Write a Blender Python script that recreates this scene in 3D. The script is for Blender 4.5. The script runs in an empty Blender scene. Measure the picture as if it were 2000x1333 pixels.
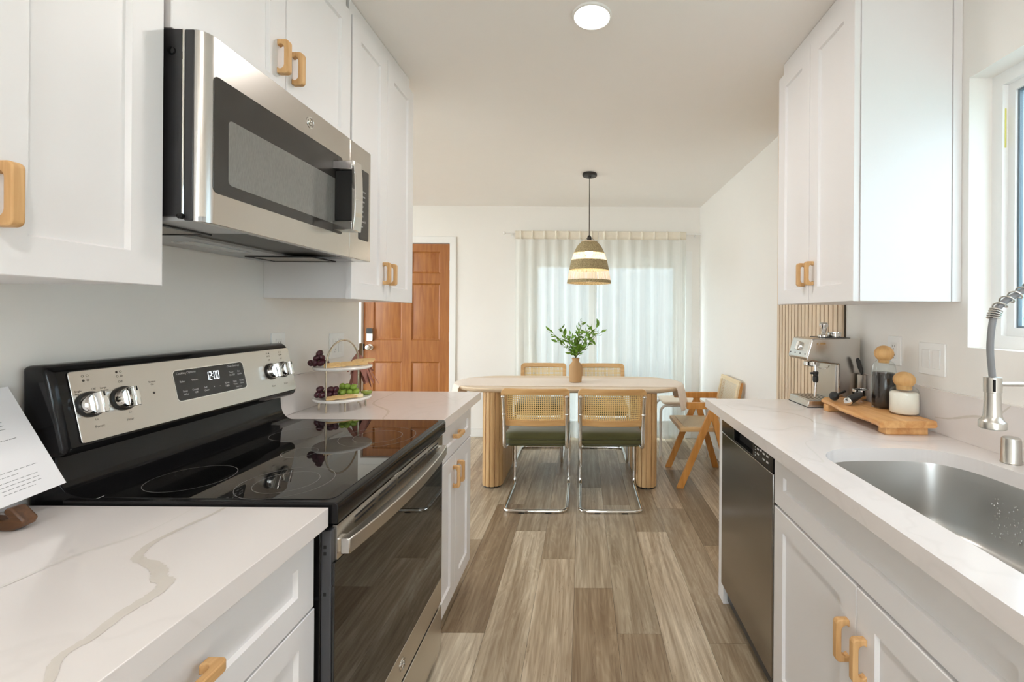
import bpy, bmesh, math, random
from mathutils import Vector, Matrix
random.seed(7)
PI = math.pi
SC = bpy.context.scene
COL = SC.collection

def S(r, g, b):
    f = lambda c: (c/255/12.92) if c/255 <= 0.04045 else ((c/255+0.055)/1.055)**2.4
    return (f(r), f(g), f(b), 1.0)

# ------------------------------------------------------------------ camera
cam_d = bpy.data.cameras.new('camera')
cam = bpy.data.objects.new('camera', cam_d); COL.objects.link(cam)
cam.location = (0, 0, 1.32)
cam.rotation_euler = (PI/2, 0, 0)
cam.rotation_euler = (Matrix.Rotation(PI/2, 3, 'X') @ Matrix.Rotation(math.radians(0.4), 3, 'Z')).to_euler()
cam_d.sensor_width = 36; cam_d.sensor_fit = 'HORIZONTAL'
cam_d.lens = 850/2000*36
cam_d.shift_x = -0.069
cam_d.shift_y = -0.02575
cam_d.clip_start = 0.02; cam_d.clip_end = 200
SC.camera = cam

# ------------------------------------------------------------------ world, exposure
w = bpy.data.worlds.new('overcast_sky'); SC.world = w; w.use_nodes = True
wn = w.node_tree; wn.nodes.clear()
wo = wn.nodes.new('ShaderNodeOutputWorld'); bg = wn.nodes.new('ShaderNodeBackground')
tc = wn.nodes.new('ShaderNodeTexCoord'); sep = wn.nodes.new('ShaderNodeSeparateXYZ')
rmp = wn.nodes.new('ShaderNodeValToRGB')
rmp.color_ramp.elements[0].position = 0.35; rmp.color_ramp.elements[0].color = (0.62, 0.66, 0.66, 1)
rmp.color_ramp.elements[1].position = 0.62; rmp.color_ramp.elements[1].color = (0.80, 0.92, 1.0, 1)
mp = wn.nodes.new('ShaderNodeMath'); mp.operation = 'MULTIPLY_ADD'; mp.inputs[1].default_value = 0.5; mp.inputs[2].default_value = 0.5
wn.links.new(tc.outputs['Generated'], sep.inputs[0]); wn.links.new(sep.outputs['Z'], mp.inputs[0])
wn.links.new(mp.outputs[0], rmp.inputs[0]); wn.links.new(rmp.outputs[0], bg.inputs['Color'])
bg.inputs['Strength'].default_value = 7.0
wn.links.new(bg.outputs[0], wo.inputs[0])

vs = SC.view_settings
SC.display_settings.display_device = 'sRGB'
vs.view_transform = 'Standard'; vs.look = 'None'; vs.gamma = 1.0; vs.use_curve_mapping = False
vs.exposure = 0.55
SC.cycles.max_bounces = 14; SC.cycles.diffuse_bounces = 8; SC.cycles.glossy_bounces = 6
SC.cycles.transparent_max_bounces = 24; SC.cycles.transmission_bounces = 10
SC.cycles.use_denoising = True
SC.cycles.sample_clamp_indirect = 8.0

CEIL = 2.482; FARY = 4.68; XL = -1.175; XR = 1.255; CT = 0.914
LIVX = -4.4; BACKY = -3.0

CAN_POWER = (5.0, 6.0, 9.0, 7.0, 4.0)
CANS = [(0.028, 1.69), (0.028, -0.25), (0.028, -1.9), (-2.9, 1.6), (-2.9, 3.4)]  # last two are unseen living area lamps, added for fill
for i, (x, y) in enumerate(CANS):
    l = bpy.data.lights.new('downlight_lamp', 'AREA'); l.shape = 'DISK'; l.size = 0.13
    l.energy = CAN_POWER[i]; l.color = (1.0, 0.95, 0.915)
    o = bpy.data.objects.new('downlight_lamp', l); COL.objects.link(o)
    o.location = (x, y, CEIL-0.014)

# ------------------------------------------------------------------ materials
MATS = {}
def pmat(name, col, rough=0.5, metal=0.0, var=0.04, nscale=6.0, bump=0.0, bscale=80.0, stretch=(1, 1, 1), coat=0.0, spec=None, sheen=0.0, emit=None, estr=0.0, rvar=0.0):
    if name in MATS: return MATS[name]
    m = bpy.data.materials.new(name); m.use_nodes = True
    nt = m.node_tree; b = nt.nodes['Principled BSDF']
    b.inputs['Roughness'].default_value = rough; b.inputs['Metallic'].default_value = metal
    if coat: b.inputs['Coat Weight'].default_value = coat; b.inputs['Coat Roughness'].default_value = 0.05
    if spec is not None: b.inputs['Specular IOR Level'].default_value = spec
    if sheen: b.inputs['Sheen Weight'].default_value = sheen; b.inputs['Sheen Roughness'].default_value = 0.4
    t = nt.nodes.new('ShaderNodeTexCoord'); mpn = nt.nodes.new('ShaderNodeMapping'); mpn.inputs['Scale'].default_value = stretch
    nt.links.new(t.outputs['Object'], mpn.inputs[0])
    n = nt.nodes.new('ShaderNodeTexNoise'); n.inputs['Scale'].default_value = nscale; n.inputs['Detail'].default_value = 4
    nt.links.new(mpn.outputs[0], n.inputs['Vector'])
    mx = nt.nodes.new('ShaderNodeMix'); mx.data_type = 'RGBA'
    c = Vector(col[:3])
    mx.inputs[6].default_value = (*[max(0, x*(1-var)) for x in c], 1); mx.inputs[7].default_value = (*[min(1, x*(1+var)) for x in c], 1)
    nt.links.new(n.outputs['Fac'], mx.inputs[0]); nt.links.new(mx.outputs[2], b.inputs['Base Color'])
    if rvar:
        mr = nt.nodes.new('ShaderNodeMapRange'); mr.inputs[3].default_value = max(0.0, rough-rvar); mr.inputs[4].default_value = rough+rvar
        nt.links.new(n.outputs['Fac'], mr.inputs[0]); nt.links.new(mr.outputs[0], b.inputs['Roughness'])
    if bump:
        n2 = nt.nodes.new('ShaderNodeTexNoise'); n2.inputs['Scale'].default_value = bscale; n2.inputs['Detail'].default_value = 3
        nt.links.new(mpn.outputs[0], n2.inputs['Vector'])
        bp = nt.nodes.new('ShaderNodeBump'); bp.inputs['Strength'].default_value = bump; bp.inputs['Distance'].default_value = 0.002
        nt.links.new(n2.outputs['Fac'], bp.inputs['Height']); nt.links.new(bp.outputs[0], b.inputs['Normal'])
    if emit:
        b.inputs['Emission Color'].default_value = emit; b.inputs['Emission Strength'].default_value = estr
    MATS[name] = m
    return m

def wood(name, c1, c2, axis='z', scale=14.0, rough=0.45, streak=14.0, c3=None, blotch=0.0):
    if name in MATS: return MATS[name]
    m = bpy.data.materials.new(name); m.use_nodes = True
    nt = m.node_tree; b = nt.nodes['Principled BSDF']; b.inputs['Roughness'].default_value = rough
    t = nt.nodes.new('ShaderNodeTexCoord'); mpn = nt.nodes.new('ShaderNodeMapping')
    sc = [1.0, 1.0, 1.0]; sc['xyz'.index(axis)] = 1.0/streak
    mpn.inputs['Scale'].default_value = sc
    nt.links.new(t.outputs['Object'], mpn.inputs[0])
    n = nt.nodes.new('ShaderNodeTexNoise'); n.inputs['Scale'].default_value = scale*4; n.inputs['Detail'].default_value = 5; n.inputs['Distortion'].default_value = 0.6
    nt.links.new(mpn.outputs[0], n.inputs['Vector'])
    r = nt.nodes.new('ShaderNodeValToRGB'); r.color_ramp.elements[0].color = c1; r.color_ramp.elements[1].color = c2
    r.color_ramp.elements[0].position = 0.3; r.color_ramp.elements[1].position = 0.7
    nt.links.new(n.outputs['Fac'], r.inputs[0])
    out = r.outputs[0]
    if c3:
        n2 = nt.nodes.new('ShaderNodeTexNoise'); n2.inputs['Scale'].default_value = scale; n2.inputs['Detail'].default_value = 2
        nt.links.new(mpn.outputs[0], n2.inputs['Vector'])
        r2 = nt.nodes.new('ShaderNodeValToRGB'); r2.color_ramp.elements[0].position = 0.52; r2.color_ramp.elements[1].position = 0.72
        nt.links.new(n2.outputs['Fac'], r2.inputs[0])
        mx = nt.nodes.new('ShaderNodeMix'); mx.data_type = 'RGBA'; mx.inputs[7].default_value = c3
        nt.links.new(r2.outputs[0], mx.inputs[0]); nt.links.new(out, mx.inputs[6]); out = mx.outputs[2]
    nt.links.new(out, b.inputs['Base Color'])
    bp = nt.nodes.new('ShaderNodeBump'); bp.inputs['Strength'].default_value = 0.12; bp.inputs['Distance'].default_value = 0.001
    nt.links.new(n.outputs['Fac'], bp.inputs['Height']); nt.links.new(bp.outputs[0], b.inputs['Normal'])
    MATS[name] = m
    return m

def holed(name, col, px, pz, fill, rough=0.6, plane='xz'):
    """woven cane: round holes on a regular grid, cut by a transparent mix"""
    m = bpy.data.materials.new(name); m.use_nodes = True
    nt = m.node_tree; b = nt.nodes['Principled BSDF']; b.inputs['Base Color'].default_value = col; b.inputs['Roughness'].default_value = rough
    t = nt.nodes.new('ShaderNodeTexCoord'); sp = nt.nodes.new('ShaderNodeSeparateXYZ'); nt.links.new(t.outputs['Object'], sp.inputs[0])
    def math_(op, a, bb=None):
        n = nt.nodes.new('ShaderNodeMath'); n.operation = op
        for i, v in enumerate((a, bb)):
            if v is None: continue
            if isinstance(v, (int, float)): n.inputs[i].default_value = v
            else: nt.links.new(v, n.inputs[i])
        return n.outputs[0]
    d = []
    for ax, p in ((plane[0].upper(), px), (plane[1].upper(), pz)):
        fr = math_('FRACT', math_('ADD', math_('DIVIDE', sp.outputs[ax], p), 50.0))
        c = math_('SUBTRACT', fr, 0.5); d.append(math_('MULTIPLY', c, c))
    rr = math_('SQRT', math_('ADD', d[0], d[1]))
    mask = math_('LESS_THAN', rr, fill)
    tr = nt.nodes.new('ShaderNodeBsdfTransparent'); mix = nt.nodes.new('ShaderNodeMixShader')
    nt.links.new(mask, mix.inputs[0]); nt.links.new(b.outputs[0], mix.inputs[1]); nt.links.new(tr.outputs[0], mix.inputs[2])
    nt.links.new(mix.outputs[0], nt.nodes['Material Output'].inputs[0])
    return m

def glass_pane(name, tint=(1, 1, 1, 1), refl=1.0):
    m = bpy.data.materials.new(name); m.use_nodes = True
    nt = m.node_tree; nt.nodes.remove(nt.nodes['Principled BSDF'])
    tr = nt.nodes.new('ShaderNodeBsdfTransparent'); tr.inputs[0].default_value = tint
    gl = nt.nodes.new('ShaderNodeBsdfGlossy'); gl.inputs['Roughness'].default_value = 0.02
    lw = nt.nodes.new('ShaderNodeLayerWeight'); lw.inputs['Blend'].default_value = 0.5
    pw = nt.nodes.new('ShaderNodeMath'); pw.operation = 'POWER'; pw.inputs[1].default_value = 4.0
    mu = nt.nodes.new('ShaderNodeMath'); mu.operation = 'MULTIPLY_ADD'; mu.inputs[1].default_value = 0.75*refl; mu.inputs[2].default_value = 0.035*refl
    mx = nt.nodes.new('ShaderNodeMixShader')
    nt.links.new(lw.outputs['Facing'], pw.inputs[0]); nt.links.new(pw.outputs[0], mu.inputs[0]); nt.links.new(mu.outputs[0], mx.inputs[0])
    nt.links.new(tr.outputs[0], mx.inputs[1]); nt.links.new(gl.outputs[0], mx.inputs[2])
    nt.links.new(mx.outputs[0], nt.nodes['Material Output'].inputs[0])
    return m

def sheer(name, col, trans, translucent=0.6):
    m = bpy.data.materials.new(name); m.use_nodes = True
    nt = m.node_tree; nt.nodes.remove(nt.nodes['Principled BSDF'])
    t = nt.nodes.new('ShaderNodeTexCoord'); mpn = nt.nodes.new('ShaderNodeMapping'); mpn.inputs['Scale'].default_value = (60, 60, 1.2)
    n = nt.nodes.new('ShaderNodeTexNoise'); n.inputs['Scale'].default_value = 1.0; n.inputs['Detail'].default_value = 3
    nt.links.new(t.outputs['Object'], mpn.inputs[0]); nt.links.new(mpn.outputs[0], n.inputs['Vector'])
    mr = nt.nodes.new('ShaderNodeMapRange'); mr.inputs[3].default_value = trans*0.6; mr.inputs[4].default_value = trans*1.4
    nt.links.new(n.outputs['Fac'], mr.inputs[0])
    tr = nt.nodes.new('ShaderNodeBsdfTransparent'); d = nt.nodes.new('ShaderNodeBsdfDiffuse'); l = nt.nodes.new('ShaderNodeBsdfTranslucent')
    d.inputs[0].default_value = col; l.inputs[0].default_value = col
    a = nt.nodes.new('ShaderNodeMixShader'); a.inputs[0].default_value = translucent
    b = nt.nodes.new('ShaderNodeMixShader')
    nt.links.new(d.outputs[0], a.inputs[1]); nt.links.new(l.outputs[0], a.inputs[2])
    nt.links.new(mr.outputs[0], b.inputs[0]); nt.links.new(a.outputs[0], b.inputs[1]); nt.links.new(tr.outputs[0], b.inputs[2])
    nt.links.new(b.outputs[0], nt.nodes['Material Output'].inputs[0])
    return m

M_wall = pmat('painted_wall', S(240, 237, 232), 0.75, var=0.01, bump=0.05, bscale=160)
M_ceil = pmat('painted_ceiling', S(244, 240, 236), 0.85, var=0.01, bump=0.04, bscale=120)
M_trim = pmat('painted_trim', S(238, 237, 234), 0.4, var=0.008)
M_cab = pmat('cabinet_lacquer', S(233, 231, 231), 0.38, var=0.006)
M_oak = wood('oak_handle', S(196, 148, 92), S(224, 182, 128), 'z', 20, 0.5)
M_oakh = wood('oak_handle_flat', S(196, 148, 92), S(224, 182, 128), 'y', 20, 0.5)
M_steel = pmat('brushed_steel', (0.60, 0.575, 0.54, 1), 0.26, 1.0, var=0.02, nscale=30, stretch=(1, 0.05, 12), rvar=0.02)
M_steelv = pmat('brushed_steel_sink', (0.56, 0.55, 0.53, 1), 0.34, 1.0, var=0.03, nscale=4, rvar=0.02)
M_nickel = pmat('brushed_nickel', (0.62, 0.60, 0.56, 1), 0.3, 1.0, var=0.03)
M_chrome = pmat('polished_chrome', (0.78, 0.77, 0.75, 1), 0.06, 1.0, var=0.01)
M_blackgl = pmat('black_glass', (0.006, 0.006, 0.006, 1), 0.02, 0.0, var=0.0, spec=0.75)
M_blacken = pmat('black_enamel', (0.008, 0.008, 0.0085, 1), 0.10, var=0.05, spec=0.28)
M_blackpl = pmat('black_plastic', (0.014, 0.014, 0.014, 1), 0.4, var=0.1)
M_greymet = pmat('dark_grey_metal', (0.055, 0.055, 0.06, 1), 0.42, var=0.1)
M_dark = pmat('dark_void', (0.004, 0.004, 0.004, 1), 0.8, var=0.0)
M_quartz_vein = pmat('quartz_vein', S(213, 206, 198), 0.14, var=0.05, nscale=25)
M_plate = pmat('white_plastic', S(240, 240, 238), 0.35, var=0.005)
M_print = pmat('printed_grey', S(150, 150, 152), 0.8, var=0.02)
M_printw = pmat('printed_white', S(225, 225, 225), 0.6, var=0.0)
M_printd = pmat('printed_dark', S(70, 64, 58), 0.6, var=0.0)

def quartz():
    m = pmat('white_quartz', S(228, 222, 219), 0.13, var=0.012, nscale=3)
    nt = m.node_tree; b = nt.nodes['Principled BSDF']
    src = b.inputs['Base Color'].links[0].from_socket
    t = nt.nodes['Texture Coordinate']
    n = nt.nodes.new('ShaderNodeTexNoise'); n.inputs['Scale'].default_value = 1.3; n.inputs['Detail'].default_value = 4; n.inputs['Distortion'].default_value = 1.6
    nt.links.new(t.outputs['Object'], n.inputs['Vector'])
    r = nt.nodes.new('ShaderNodeValToRGB')
    e = r.color_ramp.elements; e[0].position = 0.485; e[0].color = (0, 0, 0, 1); e[1].position = 0.515; e[1].color = (0, 0, 0, 1)
    k = r.color_ramp.elements.new(0.5); k.color = (0.12, 0.12, 0.12, 1)
    nt.links.new(n.outputs['Fac'], r.inputs[0])
    mx = nt.nodes.new('ShaderNodeMix'); mx.data_type = 'RGBA'; mx.inputs[7].default_value = S(196, 190, 184)
    nt.links.new(r.outputs[0], mx.inputs[0]); nt.links.new(src, mx.inputs[6]); nt.links.new(mx.outputs[2], b.inputs['Base Color'])
    return m
M_quartz = quartz()

# ------------------------------------------------------------------ mesh builder
class MB:
    def __init__(s): s.v = []; s.f = []; s.m = []; s.mi = 0
    def add(s, verts, faces):
        k = len(s.v); s.v += [tuple(p) for p in verts]
        for f in faces: s.f.append([k+i for i in f]); s.m.append(s.mi)
        return s
    def box(s, x0, x1, y0, y1, z0, z1):
        x0, x1 = sorted((x0, x1)); y0, y1 = sorted((y0, y1)); z0, z1 = sorted((z0, z1))
        v = [(x, y, z) for z in (z0, z1) for y in (y0, y1) for x in (x0, x1)]
        return s.add(v, [(0, 2, 3, 1), (4, 5, 7, 6), (0, 1, 5, 4), (2, 6, 7, 3), (0, 4, 6, 2), (1, 3, 7, 5)])
    def prism(s, poly, plane, a, b):
        mp = {'xz': lambda u, v, t: (u, t, v), 'yz': lambda u, v, t: (t, u, v), 'xy': lambda u, v, t: (u, v, t)}[plane]
        n = len(poly)
        v = [mp(u, q, a) for u, q in poly] + [mp(u, q, b) for u, q in poly]
        f = [list(range(n)), list(range(2*n-1, n-1, -1))] + [(i, (i+1) % n, n+(i+1) % n, n+i) for i in range(n)]
        return s.add(v, f)
    def loft(s, rings, closed=True, cap0=True, cap1=True):
        n = len(rings[0]); v = [p for r in rings for p in r]; f = []
        for k in range(len(rings)-1):
            for i in range(n if closed else n-1):
                j = (i+1) % n; f.append((k*n+i, k*n+j, (k+1)*n+j, (k+1)*n+i))
        if cap0: f.append(list(range(n-1, -1, -1)))
        if cap1: f.append(list(range((len(rings)-1)*n, len(rings)*n)))
        return s.add(v, f)
    def lathe(s, prof, c=(0, 0, 0), seg=32, mat=None, cap=True):
        rings = []
        for r, z in prof:
            ring = [Vector((r*math.cos(2*PI*i/seg), r*math.sin(2*PI*i/seg), z)) for i in range(seg)]
            if mat: ring = [mat @ p for p in ring]
            rings.append([tuple(p+Vector(c)) for p in ring])
        return s.loft(rings, True, cap and prof[0][0] > 1e-6, cap and prof[-1][0] > 1e-6)
    def ball(s, c, r, seg=20, rings=12, mat=None):
        r = (r, r, r) if isinstance(r, (int, float)) else r
        R = []
        for k in range(rings+1):
            th = PI*k/rings; rr = max(math.sin(th), 1e-4)
            ring = []
            for i in range(seg):
                p = Vector((r[0]*rr*math.cos(2*PI*i/seg), r[1]*rr*math.sin(2*PI*i/seg), -r[2]*math.cos(th)))
                if mat: p = mat @ p
                ring.append(tuple(p+Vector(c)))
            R.append(ring)
        return s.loft(R, True, True, True)
    def tube(s, pts, r, seg=10, closed=False):
        P = [Vector(p) for p in pts]; n = len(P)
        rs = r if isinstance(r, (list, tuple)) else [r]*n
        T = []
        for i in range(n):
            a = P[(i-1) % n] if (closed or i > 0) else P[i]; b = P[(i+1) % n] if (closed or i < n-1) else P[i]
            T.append((b-a).normalized())
        up = Vector((0, 0, 1)) if abs(T[0].z) < 0.9 else Vector((1, 0, 0))
        N = (up - T[0]*up.dot(T[0])).normalized(); rings = []
        for i in range(n):
            N = (N - T[i]*N.dot(T[i])).normalized(); B = T[i].cross(N)
            rings.append([tuple(P[i] + (N*math.cos(2*PI*k/seg) + B*math.sin(2*PI*k/seg))*rs[i]) for k in range(seg)])
        if closed: rings.append(rings[0])
        return s.loft(rings, True, not closed, not closed)
    def rprism(s, u0, u1, v0, v1, r, plane, a, b, seg=5):
        return s.prism(rrect(u0, u1, v0, v1, r, seg), plane, a, b)

def rrect(u0, u1, v0, v1, r, seg=5):
    P = []
    for cx, cy, a0 in ((u1-r, v1-r, 0), (u0+r, v1-r, PI/2), (u0+r, v0+r, PI), (u1-r, v0+r, 1.5*PI)):
        for k in range(seg+1):
            a = a0 + PI/2*k/seg; P.append((cx+r*math.cos(a), cy+r*math.sin(a)))
    return P

def smooth_path(pts, rad, n=6):
    """round the corners of a polyline"""
    P = [Vector(p) for p in pts]; out = [P[0]]
    for i in range(1, len(P)-1):
        a, b, c = P[i-1], P[i], P[i+1]
        r = rad[i-1] if isinstance(rad, (list, tuple)) else rad
        d1 = (a-b); d2 = (c-b); l = min(r, d1.length*0.49, d2.length*0.49)
        p0 = b + d1.normalized()*l; p2 = b + d2.normalized()*l
        for k in range(n+1):
            t = k/n; out.append(p0*(1-t)**2 + b*2*t*(1-t) + p2*t*t)
    out.append(P[-1]); return out

def catmull(pts, n=8):
    P = [Vector(p) for p in pts]; P = [2*P[0]-P[1]] + P + [2*P[-1]-P[-2]]; out = []
    for i in range(1, len(P)-2):
        for k in range(n):
            t = k/n; a, b, c, d = P[i-1:i+3]
            out.append(0.5*((2*b) + (c-a)*t + (2*a-5*b+4*c-d)*t*t + (3*b-a-3*c+d)*t**3))
    out.append(P[-2]); return out

OFF = {}
def build(name, mb, mats, parent=None, bevel=0.0, smooth=35, seg=2, label=None):
    if not isinstance(mats, (list, tuple)): mats = [mats]
    off = OFF.get(parent.name, Vector((0, 0, 0))) if parent else Vector((0, 0, 0))
    me = bpy.data.meshes.new(name)
    me.from_pydata([tuple(Vector(p)-off) for p in mb.v], [], mb.f)
    for m in mats: me.materials.append(m)
    me.polygons.foreach_set('material_index', mb.m)
    bm = bmesh.new(); bm.from_mesh(me); bmesh.ops.recalc_face_normals(bm, faces=bm.faces[:]); bm.to_mesh(me); bm.free()
    if smooth:
        me.polygons.foreach_set('use_smooth', [True]*len(me.polygons)); me.set_sharp_from_angle(angle=math.radians(smooth))
    o = bpy.data.objects.new(name, me); COL.objects.link(o)
    if parent: o.parent = parent; OFF[o.name] = off
    if bevel:
        b = o.modifiers.new('bevel', 'BEVEL'); b.width = bevel; b.segments = seg; b.limit_method = 'ANGLE'; b.angle_limit = math.radians(40); b.harden_normals = False
    if label: o['label'] = label
    return o

def thing(name, label, cat, loc, group=None):
    o = bpy.data.objects.new(name, None); COL.objects.link(o); o.location = loc; o.empty_display_size = 0.1
    o['label'] = label; o['category'] = cat
    if group: o['group'] = group
    OFF[o.name] = Vector(loc); return o
def tag(o, label, cat, group=None):
    o['label'] = label; o['category'] = cat
    if group: o['group'] = group
    return o
def struct(name, mb, mats, parent=None, **kw):
    o = build(name, mb, mats, parent, **kw)
    if parent is None: o['kind'] = 'structure'
    return o
def copy_tree(o, parent=None):
    c = o.copy(); COL.objects.link(c)
    if parent: c.parent = parent
    for ch in list(o.children): copy_tree(ch, c)
    return c

def text_mesh(mb, body, size, org, u, v, off=0.0004, align='LEFT'):
    cu = bpy.data.curves.new('t', 'FONT'); cu.body = body; cu.size = size; cu.align_x = align; cu.resolution_u = 2
    ob = bpy.data.objects.new('t', cu); COL.objects.link(ob)
    dg = bpy.context.evaluated_depsgraph_get(); me = bpy.data.meshes.new_from_object(ob.evaluated_get(dg))
    org, u, v = Vector(org), Vector(u).normalized(), Vector(v).normalized(); n = u.cross(v)
    mb.add([org + u*p.co.x + v*p.co.y + n*off for p in me.vertices], [list(f.vertices) for f in me.polygons])
    bpy.data.objects.remove(ob); bpy.data.curves.remove(cu); bpy.data.meshes.remove(me)

def wall_mesh(axis, p0, p1, u0, u1, z0, z1, holes=(), top_plane='z'):
    """solid wall with rectangular holes; axis 'x' = wall normal along x, spans y and z"""
    us = sorted({u0, u1, *[h[0] for h in holes], *[h[1] for h in holes]}); zs = sorted({z0, z1, *[h[2] for h in holes], *[h[3] for h in holes]})
    mb = MB()
    def solid(i, j):
        if not (0 <= i < len(us)-1 and 0 <= j < len(zs)-1): return False
        cu, cz = (us[i]+us[i+1])/2, (zs[j]+zs[j+1])/2
        return not any(h[0] < cu < h[1] and h[2] < cz < h[3] for h in holes)
    P = {'x': lambda a, u, z: (a, u, z), 'y': lambda a, u, z: (u, a, z), 'z': lambda a, u, z: (u, z, a)}[axis]
    V = {}
    def vid(a, u, z):
        k = (round(a, 5), round(u, 5), round(z, 5))
        if k not in V: V[k] = len(mb.v); mb.v.append(P(*k))
        return V[k]
    def face(*c): mb.f.append([vid(*x) for x in c]); mb.m.append(0)
    for i in range(len(us)-1):
        for j in range(len(zs)-1):
            if not solid(i, j): continue
            a, b, c, d = us[i], us[i+1], zs[j], zs[j+1]
            for p in (p0, p1): face((p, a, c), (p, b, c), (p, b, d), (p, a, d))
            if not solid(i-1, j): face((p0, a, c), (p1, a, c), (p1, a, d), (p0, a, d))
            if not solid(i+1, j): face((p0, b, c), (p1, b, c), (p1, b, d), (p0, b, d))
            if not solid(i, j-1): face((p0, a, c), (p1, a, c), (p1, b, c), (p0, b, c))
            if not solid(i, j+1): face((p0, a, d), (p1, a, d), (p1, b, d), (p0, b, d))
    return mb

# ------------------------------------------------------------------ room shell
KW = (0.17, 1.418, 1.222, 2.10)          # kitchen window (y0,y1,z0,z1)
SL = (-0.60, 1.10, 0.03, 1.935)          # sliding door (x0,x1,z0,z1)
DR = (-2.37, -1.43, 0.0, 2.078)          # front door
BW = (-1.9, 0.5, 0.85, 2.20)           # unseen glazed opening behind the camera, added to let in fill light
LW = (0.4, 3.8, 0.35, 2.25)              # unseen living room window, added and sized for fill light
struct('wall_right', wall_mesh('x', XR, XR+0.15, BACKY-0.15, FARY+0.15, 0, CEIL, [KW]), M_wall, smooth=0)
struct('wall_far', wall_mesh('y', FARY, FARY+0.15, LIVX-0.15, XR, 0, CEIL, [SL, DR]), M_wall, smooth=0)
struct('wall_left', wall_mesh('x', XL-0.12, XL, BACKY, 2.285, 0, CEIL), M_wall, smooth=0)
struct('wall_living', wall_mesh('x', LIVX-0.15, LIVX, BACKY-0.15, FARY, 0, CEIL, [LW]), M_wall, smooth=0)
struct('wall_back', wall_mesh('y', BACKY-0.15, BACKY, LIVX, XR, 0, CEIL, [BW]), M_wall, smooth=0)
struct('ceiling', MB().box(LIVX-0.15, XR+0.15, BACKY-0.15, FARY+0.15, CEIL, CEIL+0.12), M_ceil, smooth=0)

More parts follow.
